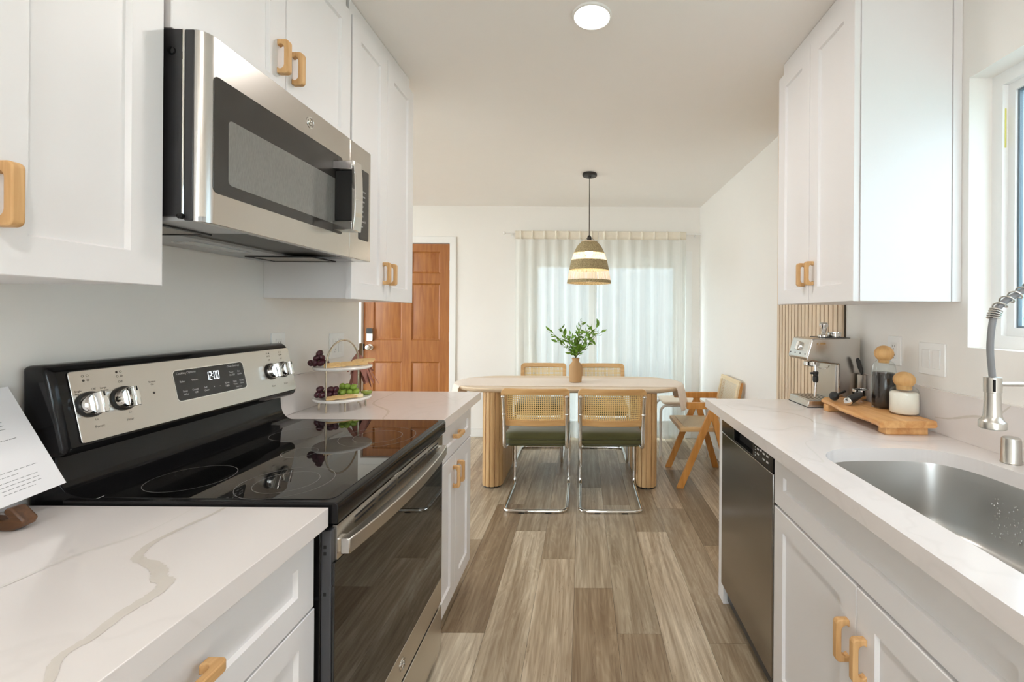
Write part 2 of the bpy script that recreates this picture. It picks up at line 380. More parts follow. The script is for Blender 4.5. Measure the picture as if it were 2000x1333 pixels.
# floor: one mesh of planks, per-plank colour data read by the wood shader
def floor():
    W_ = 0.183; x0 = -0.031
    known = {-2: (1.80, .95, .30), -1: (2.65, .70, .30), 0: (2.347, .80, .50), 1: (2.10, .30, .80), 2: (1.80, .38, .62), 3: (2.65, .84, .45), 4: (2.97, .40, .40)}
    mb = MB(); cols = []
    n0 = int((LIVX-x0)/W_)-1; n1 = int((XR-x0)/W_)+1
    rng = random.Random(3)
    for i in range(n0, n1+1):
        # plank column i covers x0+(i-1)W .. x0+iW
        a = x0+(i-1)*W_; b = a+W_
        if b < LIVX-0.1 or a > XR+0.1: continue
        a = max(a, LIVX-0.1); b = min(b, XR+0.1)
        j0 = known[i][0] if i in known else rng.uniform(1.0, 2.2)
        y = j0-1.22*6
        while y < FARY+0.1:
            c, d = max(y, BACKY-0.1), min(y+1.22, FARY+0.1)
            if d > c:
                e = 0.0006
                mb.box(a+e, b-e, c+e, d-e, -0.05, 0.0)
                t = rng.random(); h = rng.random()
                if i in known and abs(y+1.22-j0) < 1e-3: t, h = known[i][1], known[i][2]
                if i in known and abs(y-j0) < 1e-3: t = {-2: .22, -1: .30, 0: .42, 1: .62, 2: .5, 3: .35, 4: .5}[i]
                cols += [(t, h, rng.random(), 1.0)]*24
            y += 1.22
    mb.mi = 1; mb.box(LIVX-0.1, XR+0.1, BACKY-0.1, FARY+0.1, -0.07, -0.004); cols += [(0, 0, 0, 1)]*24
    m = bpy.data.materials.new('vinyl_plank'); m.use_nodes = True; nt = m.node_tree; b = nt.nodes['Principled BSDF']
    at = nt.nodes.new('ShaderNodeVertexColor'); at.layer_name = 'plank'
    sp = nt.nodes.new('ShaderNodeSeparateColor'); nt.links.new(at.outputs[0], sp.inputs[0])
    t = nt.nodes.new('ShaderNodeTexCoord'); cmb = nt.nodes.new('ShaderNodeCombineXYZ')
    for k, mul in (('X', 7.0), ('Y', 13.0), ('Z', 5.0)):
        q = nt.nodes.new('ShaderNodeMath'); q.operation = 'MULTIPLY'; q.inputs[1].default_value = mul
        nt.links.new(sp.outputs[2], q.inputs[0]); nt.links.new(q.outputs[0], cmb.inputs[k])
    ad = nt.nodes.new('ShaderNodeVectorMath'); ad.operation = 'ADD'
    nt.links.new(t.outputs['Object'], ad.inputs[0]); nt.links.new(cmb.outputs[0], ad.inputs[1])
    def noise(scale, sx, sy, det, dist):
        mpn = nt.nodes.new('ShaderNodeMapping'); mpn.inputs['Scale'].default_value = (sx, sy, 1)
        nt.links.new(ad.outputs[0], mpn.inputs[0])
        n = nt.nodes.new('ShaderNodeTexNoise'); n.inputs['Scale'].default_value = scale; n.inputs['Detail'].default_value = det; n.inputs['Distortion'].default_value = dist
        nt.links.new(mpn.outputs[0], n.inputs['Vector']); return n.outputs['Fac']
    fine = noise(1, 70, 2.4, 6, 0.4); broad = noise(1, 13, 1.3, 5, 1.6); cath = noise(1, 6.5, 0.8, 2, 1.8); crack = noise(1, 30, 1.6, 5, 2.0)
    # cathedral figure: bands of the broad noise
    sn = nt.nodes.new('ShaderNodeMath'); sn.operation = 'MULTIPLY'; sn.inputs[1].default_value = 70; nt.links.new(cath, sn.inputs[0])
    sn2 = nt.nodes.new('ShaderNodeMath'); sn2.operation = 'SINE'; nt.links.new(sn.outputs[0], sn2.inputs[0])
    base = nt.nodes.new('ShaderNodeValToRGB'); e = base.color_ramp.elements
    e[0].position = 0.15; e[0].color = S(158, 140, 117); e[1].position = 0.95; e[1].color = S(236, 224, 204)
    k = base.color_ramp.elements.new(0.5); k.color = S(200, 184, 161)
    nt.links.new(sp.outputs[0], base.inputs[0])
    hue = nt.nodes.new('ShaderNodeMix'); hue.data_type = 'RGBA'; hue.blend_type = 'MULTIPLY'; hue.inputs[0].default_value = 1
    hr = nt.nodes.new('ShaderNodeValToRGB'); hr.color_ramp.elements[0].color = (0.95, 0.99, 1.0, 1); hr.color_ramp.elements[1].color = (1.0, 0.95, 0.88, 1)
    nt.links.new(sp.outputs[1], hr.inputs[0]); nt.links.new(base.outputs[0], hue.inputs[6]); nt.links.new(hr.outputs[0], hue.inputs[7])
    col = hue.outputs[2]
    ck = nt.nodes.new('ShaderNodeMath'); ck.operation = 'SUBTRACT'; ck.inputs[1].default_value = 0.585; nt.links.new(crack, ck.inputs[0])
    ck2 = nt.nodes.new('ShaderNodeMath'); ck2.operation = 'ABSOLUTE'; nt.links.new(ck.outputs[0], ck2.inputs[0])
    for fac, lo, hi, dark, amt in ((broad, 0.36, 0.64, (0.58, 0.52, 0.46, 1), 0.75), (fine, 0.40, 0.60, (0.66, 0.60, 0.55, 1), 0.65), (sn2.outputs[0], -0.2, 1.0, (0.80, 0.75, 0.70, 1), 0.55), (ck2.outputs[0], 0.0, 0.012, (0.52, 0.45, 0.38, 1), 0.6)):
        mr = nt.nodes.new('ShaderNodeMapRange'); mr.inputs[1].default_value = lo; mr.inputs[2].default_value = hi; mr.inputs[3].default_value = amt; mr.inputs[4].default_value = 0
        nt.links.new(fac, mr.inputs[0])
        mx = nt.nodes.new('ShaderNodeMix'); mx.data_type = 'RGBA'; mx.blend_type = 'MULTIPLY'; mx.inputs[7].default_value = dark
        nt.links.new(mr.outputs[0], mx.inputs[0]); nt.links.new(col, mx.inputs[6]); col = mx.outputs[2]
    nt.links.new(col, b.inputs['Base Color']); b.inputs['Roughness'].default_value = 0.36
    bp = nt.nodes.new('ShaderNodeBump'); bp.inputs['Strength'].default_value = 0.15; bp.inputs['Distance'].default_value = 0.001
    nt.links.new(fine, bp.inputs['Height']); nt.links.new(bp.outputs[0], b.inputs['Normal'])
    o = build('floor', mb, [m, M_dark], smooth=0); o['kind'] = 'structure'
    # attribute in corner order (box faces are 6 quads)
    ca = o.data.color_attributes.new('plank', 'FLOAT_COLOR', 'CORNER')
    for f in o.data.polygons:
        c = cols[(f.index//6)*24]
        for li in f.loop_indices: ca.data[li].color = c
floor()

# baseboards and casings
struct('baseboard_far', MB().box(-1.33, -0.72, FARY-0.012, FARY, 0, 0.09), M_trim, bevel=0.003)
struct('baseboard_right', MB().box(XR-0.012, XR, 2.80, FARY, 0, 0.09), M_trim, bevel=0.003)
def casing(name, x0, x1, z1, w_, y, d=0.018):
    mb = MB()
    mb.prism([(x0-w_, 0), (x0, 0), (x0, z1), (x1, z1), (x1, 0), (x1+w_, 0), (x1+w_, z1+w_), (x0-w_, z1+w_)], 'xz', y-d, y)
    return struct(name, mb, M_trim, bevel=0.004)
casing('trim_1', DR[0], DR[1], DR[3], 0.07, FARY)
casing('trim_2', SL[0], SL[1], SL[3], 0.07, FARY)

# front door, six raised panels
def front_door():
    x0, x1, z0, z1 = DR[0]+0.006, DR[1]-0.006, 0.01, DR[3]-0.006
    yf = FARY+0.02
    mw = wood('fir_door', S(148, 86, 34), S(176, 114, 54), 'z', 10, 0.4, c3=S(158, 96, 42))
    cx = (x0+x1)/2; st = 0.105; mid = 0.05
    cols = [(x0+st, cx-mid), (cx+mid, x1-st)]
    rows = [(0.19, 0.80), (1.03, 1.645), (1.755, 1.99)]
    holes = [(a, b, c, d) for a, b in cols for c, d in rows]
    mb = wall_mesh('y', yf, yf+0.04, x0, x1, z0, z1, holes)
    d = struct('door_1', mb, mw, smooth=0)
    for a, b, c, e in holes:
        p = MB(); r0 = [(a, yf, c), (b, yf, c), (b, yf, e), (a, yf, e)]
        def ins(k, y): return [(a+k, y, c+k), (b-k, y, c+k), (b-k, y, e-k), (a+k, y, e-k)]
        p.loft([ins(0, yf+0.035), ins(0, yf), ins(0.008, yf+0.010), ins(0.018, yf+0.014), ins(0.026, yf+0.012), ins(0.055, yf+0.004)], True, True, True)
        build('raised_panel', p, mw, d, smooth=20)
    kx = -2.29
    k = MB().lathe([(0.032, 0), (0.032, -0.008), (0.014, -0.012), (0.013, -0.035), (0.026, -0.042), (0.030, -0.055), (0.024, -0.068), (0.0, -0.072)], (kx, yf, 0.953), 24, Matrix.Rotation(-PI/2, 3, 'X'))
    k.v = [(x, 2*yf-y if y > yf else y, z) for x, y, z in k.v]
    build('door_knob', k, M_nickel, d)
    lk = MB().rprism(kx-0.034, kx+0.034, 1.02, 1.155, 0.012, 'xz', yf-0.022, yf)
    lo = build('deadbolt', lk, M_nickel, d, bevel=0.003)
    build('keypad', MB().rprism(kx-0.034, kx+0.034, 1.098, 1.158, 0.012, 'xz', yf-0.027, yf-0.021), M_blackpl, lo, bevel=0.002)
    build('latch_plate', MB().box(x0-0.002, x0+0.012, yf-0.004, yf+0.03, 0.92, 0.99), M_dark, d)
    for z in (1.07, 1.84):
        h = MB().box(x1-0.006, x1+0.012, yf-0.006, yf, z-0.05, z+0.05); h.tube([(x1+0.002, yf-0.008, z-0.05), (x1+0.002, yf-0.008, z+0.05)], 0.007, 10)
        build('hinge', h, M_nickel, d)
front_door()

# sliding glass door behind the curtains
def slider():
    x0, x1, z0, z1 = SL; y = FARY+0.05
    mv = pmat('white_vinyl', S(238, 238, 236), 0.4, var=0.005)
    f = wall_mesh('y', y, y+0.08, x0, x1, z0, z1, [(x0+0.04, x1-0.04, z0+0.04, z1-0.045)])
    d = struct('window_1', f, mv, smooth=0)
    for a, b, dy in ((x0+0.035, 0.145, 0.01), (0.065, x1-0.035, 0.042)):
        s_ = wall_mesh('y', y+dy, y+dy+0.03, a, b, z0+0.035, z1-0.04, [(a+0.075, b-0.075, z0+0.13, z1-0.10)])
        o = build('sash', s_, mv, d, smooth=0)
        build('pane', MB().box(a+0.072, b-0.072, y+dy+0.012, y+dy+0.018, z0+0.125, z1-0.095), glass_pane('slider_glass', (0.96, 0.985, 0.985, 1)), o, smooth=0)
    hb = MB().tube(smooth_path([(x0+0.085, y+0.01, 0.90), (x0+0.085, y-0.03, 0.92), (x0+0.085, y-0.03, 1.12), (x0+0.085, y+0.01, 1.14)], 0.03), 0.008, 8)
    build('door_pull', hb, pmat('pull_grey', S(150, 160, 165), 0.4), d)
slider()

# kitchen window
def kitchen_window():
    y0, y1, z0, z1 = KW; xf = XR+0.075
    mv = pmat('white_vinyl_frame', S(241, 241, 240), 0.35, var=0.005)
    d = struct('window_2', wall_mesh('x', xf, xf+0.07, y0, y1, z0, z1, [(y0+0.035, y1-0.035, z0+0.04, z1-0.04)]), mv, smooth=0)
    ym = (y0+y1)/2
    for a, b, dx in ((ym-0.02, y1-0.03, 0.018), (y0+0.03, ym+0.02, 0.042)):
        s_ = build('sash', wall_mesh('x', xf+dx, xf+dx+0.022, a, b, z0+0.035, z1-0.035, [(a+0.028, b-0.028, z0+0.066, z1-0.066)]), mv, d, smooth=0)
        build('gasket', wall_mesh('x', xf+dx+0.008, xf+dx+0.020, a+0.025, b-0.025, z0+0.063, z1-0.063, [(a+0.034, b-0.034, z0+0.072, z1-0.072)]), pmat('gasket_grey', S(110, 125, 135), 0.5), s_, smooth=0)
        build('pane', MB().box(xf+dx+0.011, xf+dx+0.015, a+0.028, b-0.028, z0+0.065, z1-0.065), glass_pane('window_glass', (0.80, 0.835, 0.85, 1)), s_, smooth=0)
    build('sticker', MB().box(xf+0.0405, xf+0.041, y1-0.0355, y1-0.0345, 1.87, 1.98).box(xf+0.007, xf+0.012, y1-0.0358, y1-0.035, 1.86, 1.985), pmat('yellow_sticker', S(222, 218, 120), 0.6), d, smooth=0)
kitchen_window()

# frames of the unseen windows added for fill, back and living room
mb = wall_mesh('y', BACKY-0.10, BACKY-0.05, BW[0], BW[1], BW[2], BW[3], [(BW[0]+0.06, -0.83, BW[2]+0.06, BW[3]-0.06), (-0.77, BW[1]-0.06, BW[2]+0.06, BW[3]-0.06)])
o = struct('window_fill_back', mb, M_trim, smooth=0)
build('pane', MB().box(BW[0]+0.05, BW[1]-0.05, BACKY-0.077, BACKY-0.073, BW[2]+0.05, BW[3]-0.05), glass_pane('back_fill_glass'), o, smooth=0)
mb = wall_mesh('x', LIVX-0.10, LIVX-0.05, LW[0], LW[1], LW[2], LW[3], [(LW[0]+0.06, 2.22, LW[2]+0.06, LW[3]-0.06), (2.28, LW[1]-0.06, LW[2]+0.06, LW[3]-0.06)])
o = struct('window_fill_living', mb, M_trim, smooth=0)
build('pane', MB().box(LIVX-0.077, LIVX-0.073, LW[0]+0.05, LW[1]-0.05, LW[2]+0.05, LW[3]-0.05), glass_pane('living_fill_glass'), o, smooth=0)

# neighbour house seen as a sliver through the kitchen window
t = thing('neighbour_house', 'neighbouring house with pale teal lower siding seen through the kitchen window', 'house', (3.6, 2.5, 0))
msid = MB(); 
for k in range(10): msid.prism([(3.6, k*0.165), (3.585, k*0.165), (3.6, k*0.165+0.165)], 'xz', -16, 7.5)
msid.box(3.6, 3.7, -16, 7.5, 0, 1.65)
build('lower_siding', msid, pmat('teal_siding', S(150, 200, 195), 0.7), t, smooth=0)
build('upper_wall', MB().box(3.6, 3.7, -16, 7.5, 1.65, 4.4), pmat('white_stucco', S(225, 225, 230), 0.8), t, smooth=0)  # unseen height and length stretched to block sky light at the window
tag(build('sky_block_wall', MB().box(-6.5, 3.5, 8.0, 8.15, -0.12, 4.2), pmat('sky_block_grey', S(156, 163, 168), 0.9, var=0.03)), 'added plain grey wall beyond the sliding door, dims the sky behind the curtains', 'wall')  # invented wall, blocks the bright sky so the curtains stay dimmer
g = struct('ground', MB().box(-12, 12, -12, 16, -0.25, -0.12), pmat('patio_concrete', S(190, 188, 182), 0.9, var=0.06), smooth=0)

# ------------------------------------------------------------------ cabinets
def pull(name, parent, c, sx, orient='v', L=0.094, p=0.032):
    """oak arch pull; c = centre on the door face"""
    t = 0.013; r = 0.010; hw = 0.008
    out = []
    def arc(cx, cy, rr, a0, a1, n=5): return [(cx+rr*math.cos(a0+(a1-a0)*k/n), cy+rr*math.sin(a0+(a1-a0)*k/n)) for k in range(n+1)]
    out += [(-L/2, 0)] + arc(-L/2+r, p-r, r, PI, PI/2) + arc(L/2-r, p-r, r, PI/2, 0) + [(L/2, 0), (L/2-t-0.004, 0)]
    ri = 0.012
    out += arc(L/2-t-ri, p-t-ri, ri, 0, PI/2) + arc(-L/2+t+ri, p-t-ri, ri, PI/2, PI) + [(-L/2+t+0.004, 0)]
    mb = MB(); n = len(out); v = []
    for s_ in (-hw, hw):
        for a, d in out:
            v.append((c[0]+sx*d, c[1]+(s_ if orient == 'v' else a), c[2]+(a if orient == 'v' else s_)))
    f = [list(range(n)), list(range(2*n-1, n-1, -1))] + [(i, (i+1) % n, n+(i+1) % n, n+i) for i in range(n)]
    mb.add(v, f)
    return build(name, mb, M_oak if orient == 'v' else M_oakh, parent, bevel=0.002, label='light oak arch pull')

def shaker(name, parent, x, sx, y0, y1, z0, z1, th=0.02, fw=0.062, rec=0.009):
    def ring(k, d): return [(x+sx*d, y0+k, z0+k), (x+sx*d, y1-k, z0+k), (x+sx*d, y1-k, z1-k), (x+sx*d, y0+k, z1-k)]
    mb = MB().loft([ring(0, 0), ring(0, th-0.0015), ring(0.0015, th), ring(fw, th), ring(fw+0.0035, th-rec), ], True, True, True)
    return build(name, mb, M_cab, parent, smooth=20)

def cabinet(name, label, sx, xb, xf, y0, y1, z0, z1, fronts, group=None, toe=False):
    t = thing(name, label, 'cabinet', ((xb+xf)/2, (y0+y1)/2, 0 if toe else z0), group)
    mb = MB()
    if toe:
        mb.prism([(xb, 0), (xf-sx*0.07, 0), (xf-sx*0.07, 0.10), (xf, 0.10), (xf, z1), (xb, z1)], 'xz', y0, y1)
    else: mb.box(xb, xf, y0, y1, z0, z1)
    build('body', mb, M_cab, t, smooth=0)
    for fr in fronts:
        fw = 0.062 if fr[0] == 'door' else 0.05
        d = shaker(fr[0], t, xf+sx*0.001, sx, fr[1], fr[2], fr[3], fr[4], fw=fw)
        if fr[5]:
            yc, zc, o_ = fr[5]; pull('handle', d, (xf+sx*0.021, yc, zc), sx, o_)
    return t

UB = -0.866; G = 0.0015
gu = None
# left uppers
cabinet('upper_cabinet', 'white shaker wall cabinet left of the microwave, nearest on the left wall', 1, XL+0.001, UB, 0.265, 0.873, 1.374, CEIL-0.003,
        [('door', 0.268, 0.597, 1.372, 2.41, (0.564, 1.488, 'v')), ('door', 0.600, 0.875, 1.372, 2.41, (0.627, 1.488, 'v'))])
cabinet('upper_cabinet', 'short white wall cabinet directly above the microwave with two oak pulls', 1, XL+0.001, UB, 0.887, 1.578, 1.902, CEIL-0.003,
        [('door', 0.890, 1.2315, 1.902, 2.41, (1.203, 2.026, 'v')), ('door', 1.2345, 1.575, 1.902, 2.41, (1.263, 2.026, 'v'))])
cabinet('upper_cabinet', 'tall white wall cabinet right of the microwave, in front of the wooden door', 1, XL+0.001, UB, 1.60, 2.155, 1.374, CEIL-0.003,
        [('door', 1.588, 1.8705, 1.372, 2.41, (1.842, 1.488, 'v')), ('door', 1.8735, 2.157, 1.372, 2.41, (1.902, 1.488, 'v'))])
# right upper
cabinet('upper_cabinet', 'white two door wall cabinet on the right wall above the coffee machine', -1, XR-0.001, 0.921, 1.452, 2.008, 1.374, CEIL-0.003,
        [('door', 1.7375, 2.010, 1.372, 2.41, (1.768, 1.488, 'v')), ('door', 1.450, 1.7345, 1.372, 2.41, (1.704, 1.488, 'v'))])
up_r = [o for o in bpy.data.objects if o.name.startswith('upper_cabinet')][-1]
mb = MB().box(0.921, XR-0.032, 1.4455, 1.4515, 1.372, CEIL-0.004); mb.box(XR-0.030, XR-0.001, 1.443, 1.4515, 1.372, CEIL-0.004)
build('end_panel', mb, M_cab, up_r, bevel=0.001)

# base cabinets
LF = -0.574
cabinet('base_cabinet', 'white drawer base cabinet left of the range, under the near counter', 1, XL+0.001, LF, 0.295, 0.905, 0, 0.872,
        [('drawer', 0.298, 0.902, 0.711, 0.868, (0.600, 0.800, 'h')), ('drawer', 0.298, 0.905, 0.412, 0.706, (0.600, 0.62, 'h')), ('drawer', 0.298, 0.905, 0.11, 0.407, (0.600, 0.32, 'h'))], toe=True)
cabinet('base_cabinet', 'white double door base cabinet with drawer, just beyond the range', 1, XL+0.001, LF, 1.645, 2.17, 0, 0.872,
        [('drawer', 1.648, 2.167, 0.718, 0.868, (1.905, 0.795, 'h')), ('door', 1.648, 1.9055, 0.10, 0.712, (1.872, 0.62, 'v')), ('door', 1.9085, 2.167, 0.10, 0.712, (1.940, 0.62, 'v'))], toe=True)
cabinet('base_cabinet', 'white base cabinet at the very near end of the left run', 1, XL+0.001, LF, -0.35, 0.292, 0, 0.872,
        [('door', -0.347, -0.03, 0.11, 0.868, (-0.07, 0.77, 'v')), ('door', -0.027, 0.289, 0.11, 0.868, (0.01, 0.77, 'v'))], toe=True)
RF = 0.663
cabinet('sink_cabinet', 'white sink base cabinet with blank front panel and two doors', -1, XR-0.001, RF, 0.573, 1.450, 0, 0.872, [], toe=True)
sk = bpy.data.objects['sink_cabinet']
shaker('false_front', sk, RF-0.001, -1, 0.576, 1.448, 0.700, 0.868, fw=0.062)
for a, b, hy in ((1.0145, 1.448, 1.045), (0.576, 1.0115, 0.981)):
    d = shaker('door', sk, RF-0.001, -1, a, b, 0.10, 0.690); pull('handle', d, (RF-0.021, hy, 0.545), -1, 'v', 0.1)
# sink well needs an open top: rebuild the body as panels
bd = [c for c in sk.children if c.name.startswith('body')][0]; bpy.data.objects.remove(bd)
mb = MB().box(RF, RF+0.018, 0.573, 1.450, 0.10, 0.872); mb.box(RF, XR-0.001, 0.573, 0.591, 0.0, 0.872); mb.box(RF, XR-0.001, 1.432, 1.450, 0, 0.872); mb.box(XR-0.02, XR-0.001, 0.591, 1.432, 0, 0.872); mb.box(RF+0.07, XR-0.02, 0.591, 1.432, 0.0, 0.12)
OFFp = build('body', mb, M_cab, sk, smooth=0)
cabinet('base_cabinet', 'white base cabinet at the near end of the right run', -1, XR-0.001, RF, -0.35, 0.570, 0, 0.872,
        [('door', -0.347, 0.108, 0.11, 0.868, (0.07, 0.77, 'v')), ('door', 0.111, 0.567, 0.11, 0.868, (0.15, 0.77, 'v'))], toe=True)
tag(build('end_panel', MB().box(0.652, XR-0.002, 1.992, 2.060, 0, 0.872), M_cab, bevel=0.0015), 'white end panel standing beyond the dishwasher', 'panel')

# ------------------------------------------------------------------ countertops
def vein(mb, pts, w0, w1, z=CT+0.0005, mi=1, jit=0.0015, plane='xy', const=None):
    P = catmull([(a, b, 0) for a, b in pts], 6); n = len(P); L, R = [], []
    rng = random.Random(len(pts)*7+int(w0*1e5))
    for i, p in enumerate(P):
        d = (P[min(i+1, n-1)]-P[max(i-1, 0)]); d.z = 0
        if d.length < 1e-9: d = Vector((1, 0, 0))
        d.normalize(); nn = Vector((-d.y, d.x, 0)); ww = (w0+(w1-w0)*(0.5-0.5*math.cos(2*PI*i/(n-1))))/2*(0.8+0.4*rng.random())
        L.append(p+nn*(ww+rng.uniform(-jit, jit)*ww*18)); R.append(p-nn*ww)
    V = []
    for a, b in zip(L, R):
        for q in (a, b): V.append((q.x, q.y, z) if plane == 'xy' else (const, q.x, q.y))
    mb.mi = mi; mb.add(V, [(2*i, 2*i+1, 2*i+3, 2*i+2) for i in range(n-1)]); mb.mi = 0

def slab_with_hole(x0, x1, y0, y1, z0, z1, hole=None):
    bm = bmesh.new()
    def loop(pts): 
        vs_ = [bm.verts.new((a, b, z1)) for a, b in pts]
        return vs_, [bm.edges.new((vs_[i], vs_[(i+1) % len(vs_)])) for i in range(len(vs_))]
    c = 0.002
    lo = [loop([(x0, y0), (x1, y0), (x1, y1), (x0, y1)])]
    if hole: lo.append(loop(hole))
    bmesh.ops.triangle_fill(bm, use_beauty=True, edges=[e for l in lo for e in l[1]])
    r = bmesh.ops.extrude_face_region(bm, geom=bm.faces[:])
    bmesh.ops.translate(bm, verts=[g for g in r['geom'] if isinstance(g, bmesh.types.BMVert)], vec=(0, 0, z0-z1))
    bm.verts.ensure_lookup_table(); bm.faces.ensure_lookup_table(); bm.verts.index_update()
    mb = MB(); mb.add([v.co[:] for v in bm.verts], [[v.index for v in f.verts] for f in bm.faces]); bm.free()
    return mb

LE = -0.527; RE = 0.602
M_quartz_soft = pmat('quartz_vein_soft', S(222, 217, 212), 0.14, var=0.03)
mb = slab_with_hole(XL+0.001, LE, -0.35, 0.908, 0.874, CT)
vein(mb, [(-0.739, 0.904), (-0.740, 0.874), (-0.749, 0.811), (-0.752, 0.765), (-0.741, 0.733), (-0.727, 0.714), (-0.683, 0.696), (-0.656, 0.678), (-0.643, 0.663), (-0.622, 0.653), (-0.613, 0.632), (-0.613, 0.61), (-0.615, 0.579), (-0.608, 0.542), (-0.611, 0.517), (-0.603, 0.499), (-0.581, 0.476), (-0.56, 0.44), (-0.53, 0.41)], 0.007, 0.02)
vein(mb, [(-0.98, 0.42), (-0.93, 0.55), (-0.86, 0.61), (-0.84, 0.72), (-0.80, 0.80), (-0.80, 0.905)], 0.003, 0.008, mi=2)
tag(build('countertop', mb, [M_quartz, M_quartz_vein, M_quartz_soft], bevel=0.0015, smooth=0), 'white veined quartz countertop in the left foreground', 'countertop')
mb = slab_with_hole(XL+0.001, LE, 1.638, 2.268, 0.874, CT)
vein(mb, [(-0.963, 2.266), (-0.953, 2.121), (-0.955, 2.02), (-0.929, 1.94), (-0.861, 1.868), (-0.806, 1.81), (-0.78, 1.737), (-0.767, 1.678), (-0.737, 1.64)], 0.004, 0.012)
vein(mb, [(-0.766, 2.266), (-0.669, 2.132), (-0.59, 2.033), (-0.57, 2.136), (-0.53, 2.2)], 0.004, 0.010, mi=2)
tag(build('countertop', mb, [M_quartz, M_quartz_vein, M_quartz_soft], bevel=0.0015, smooth=0), 'white veined quartz countertop beyond the range carrying the tiered stand', 'countertop')

SINK = [(0.700, 0.66), (0.700, 0.78), (0.700, 1.00), (0.700, 1.20), (0.702, 1.245), (0.717, 1.278), (0.740, 1.305), (0.765, 1.322), (0.80, 1.335), (0.858, 1.343), (0.92, 1.345), (0.979, 1.344), (1.015, 1.341), (1.043, 1.336), (1.067, 1.327), (1.087, 1.312), (1.105, 1.290), (1.120, 1.260), (1.131, 1.226), (1.138, 1.18), (1.143, 1.124), (1.146, 1.05), (1.146, 0.95), (1.143, 0.84), (1.135, 0.75), (1.115, 0.69), (1.08, 0.645), (1.03, 0.628), (0.95, 0.620), (0.85, 0.618), (0.75, 0.620)]
SINK = [(p.x, p.y) for p in catmull([(a, b, 0) for a, b in SINK+SINK[:1]], 2)][:-1]
mb = slab_with_hole(RE, XR-0.001, -0.35, 2.126, 0.874, CT, SINK)
vein(mb, [(0.65, 1.98), (0.673, 1.887), (0.795, 1.861), (0.872, 1.815), (0.90, 1.72), (0.89, 1.668), (0.93, 1.60), (0.95, 1.50)], 0.003, 0.008, mi=1)
vein(mb, [(0.62, 1.60), (0.70, 1.55), (0.80, 1.60), (0.88, 1.56), (0.96, 1.46), (1.05, 1.42), (1.24, 1.44)], 0.003, 0.008, mi=2)
vein(mb, [(0.61, 1.22), (0.64, 1.25), (0.67, 1.21), (0.69, 1.28), (0.72, 1.40), (0.80, 1.44)], 0.003, 0.006, mi=2)
vein(mb, [(1.00, 2.12), (0.96, 2.02), (0.99, 1.93), (0.93, 1.88), (0.80, 1.93), (0.70, 2.03)], 0.004, 0.012, mi=2)
tag(build('countertop', mb, [M_quartz, M_quartz_vein, M_quartz_soft], smooth=0), 'long white quartz countertop on the right with the sink cut out', 'countertop')
# backsplashes
mb = MB().box(XR-0.013, XR-0.0001, -0.35, 2.062, CT+0.0003, 1.066)
vein(mb, [(1.53, 0.968), (1.485, 0.974), (1.441, 0.986), (1.384, 1.005), (1.31, 1.02), (1.283, 1.042), (1.26, 1.064)], 0.004, 0.008, plane='yz', const=XR-0.0135)
tag(build('backsplash', mb, [M_quartz, M_quartz_vein]), 'low white quartz backsplash behind the sink and jars', 'backsplash')
tag(build('backsplash', MB().box(XL+0.001, XL+0.013, 1.645, 2.268, CT+0.001, 1.066), M_quartz, bevel=0.001), 'low white quartz backsplash behind the tiered stand', 'backsplash')
tag(build('backsplash', MB().box(XL+0.001, XL+0.013, -0.35, 0.900, CT+0.001, 1.066), M_quartz, bevel=0.001), 'low white quartz backsplash behind the recipe sheet', 'backsplash')

# ------------------------------------------------------------------ sink, faucet, air gap
def sink():
    t = thing('sink', 'stainless undermount sink with curved back sunk in the right counter', 'sink', (0.93, 0.95, 0.66))
    cx, cy = 0.925, 0.98
    def ring(k, z): return [(cx+(a-cx)*k, cy+(b-cy)*k, z) for a, b in SINK]
    mb = MB().loft([ring(1.03, 0.8732), ring(1.012, 0.8735), ring(1.008, 0.868), ring(0.985, 0.72), ring(0.965, 0.69), ring(0.92, 0.672), ring(0.5, 0.668), ring(0.12, 0.664)], True, False, False)
    build('basin', mb, M_steelv, t, smooth=60)
    dr = MB().lathe([(0.058, 0.6665), (0.055, 0.668), (0.046, 0.667), (0.044, 0.655), (0.0, 0.652)], (cx, cy, 0), 28)
    build('drain', dr, M_chrome, t)
    rng = random.Random(5); d = MB()
    for _ in range(420):
        y = rng.uniform(0.86, 1.20); z = 0.70+0.13*rng.random()**1.3
        x = 1.1255+0.147*(z-0.72)*0.15
        x = 0.925+(1.145-0.925)*(0.985+0.023*(z-0.72)/0.148) - max(0, (y-1.05))**2*0.55
        if z < 0.72: continue
        r = rng.uniform(0.0008, 0.0021); d.ball((x-0.0005, y, z), (r*0.5, r, r*1.2), 6, 4)
    for _ in range(140):
        y = rng.uniform(0.95, 1.2); x = rng.uniform(0.95, 1.1); r = rng.uniform(0.0008, 0.0021); d.ball((x, y, 0.672), (r, r, r*0.4), 6, 4)
    o = build('water_droplets', d, pmat('water_drop', (0.75, 0.75, 0.74, 1), 0.05, 0.9), t); o['kind'] = 'stuff'
sink()

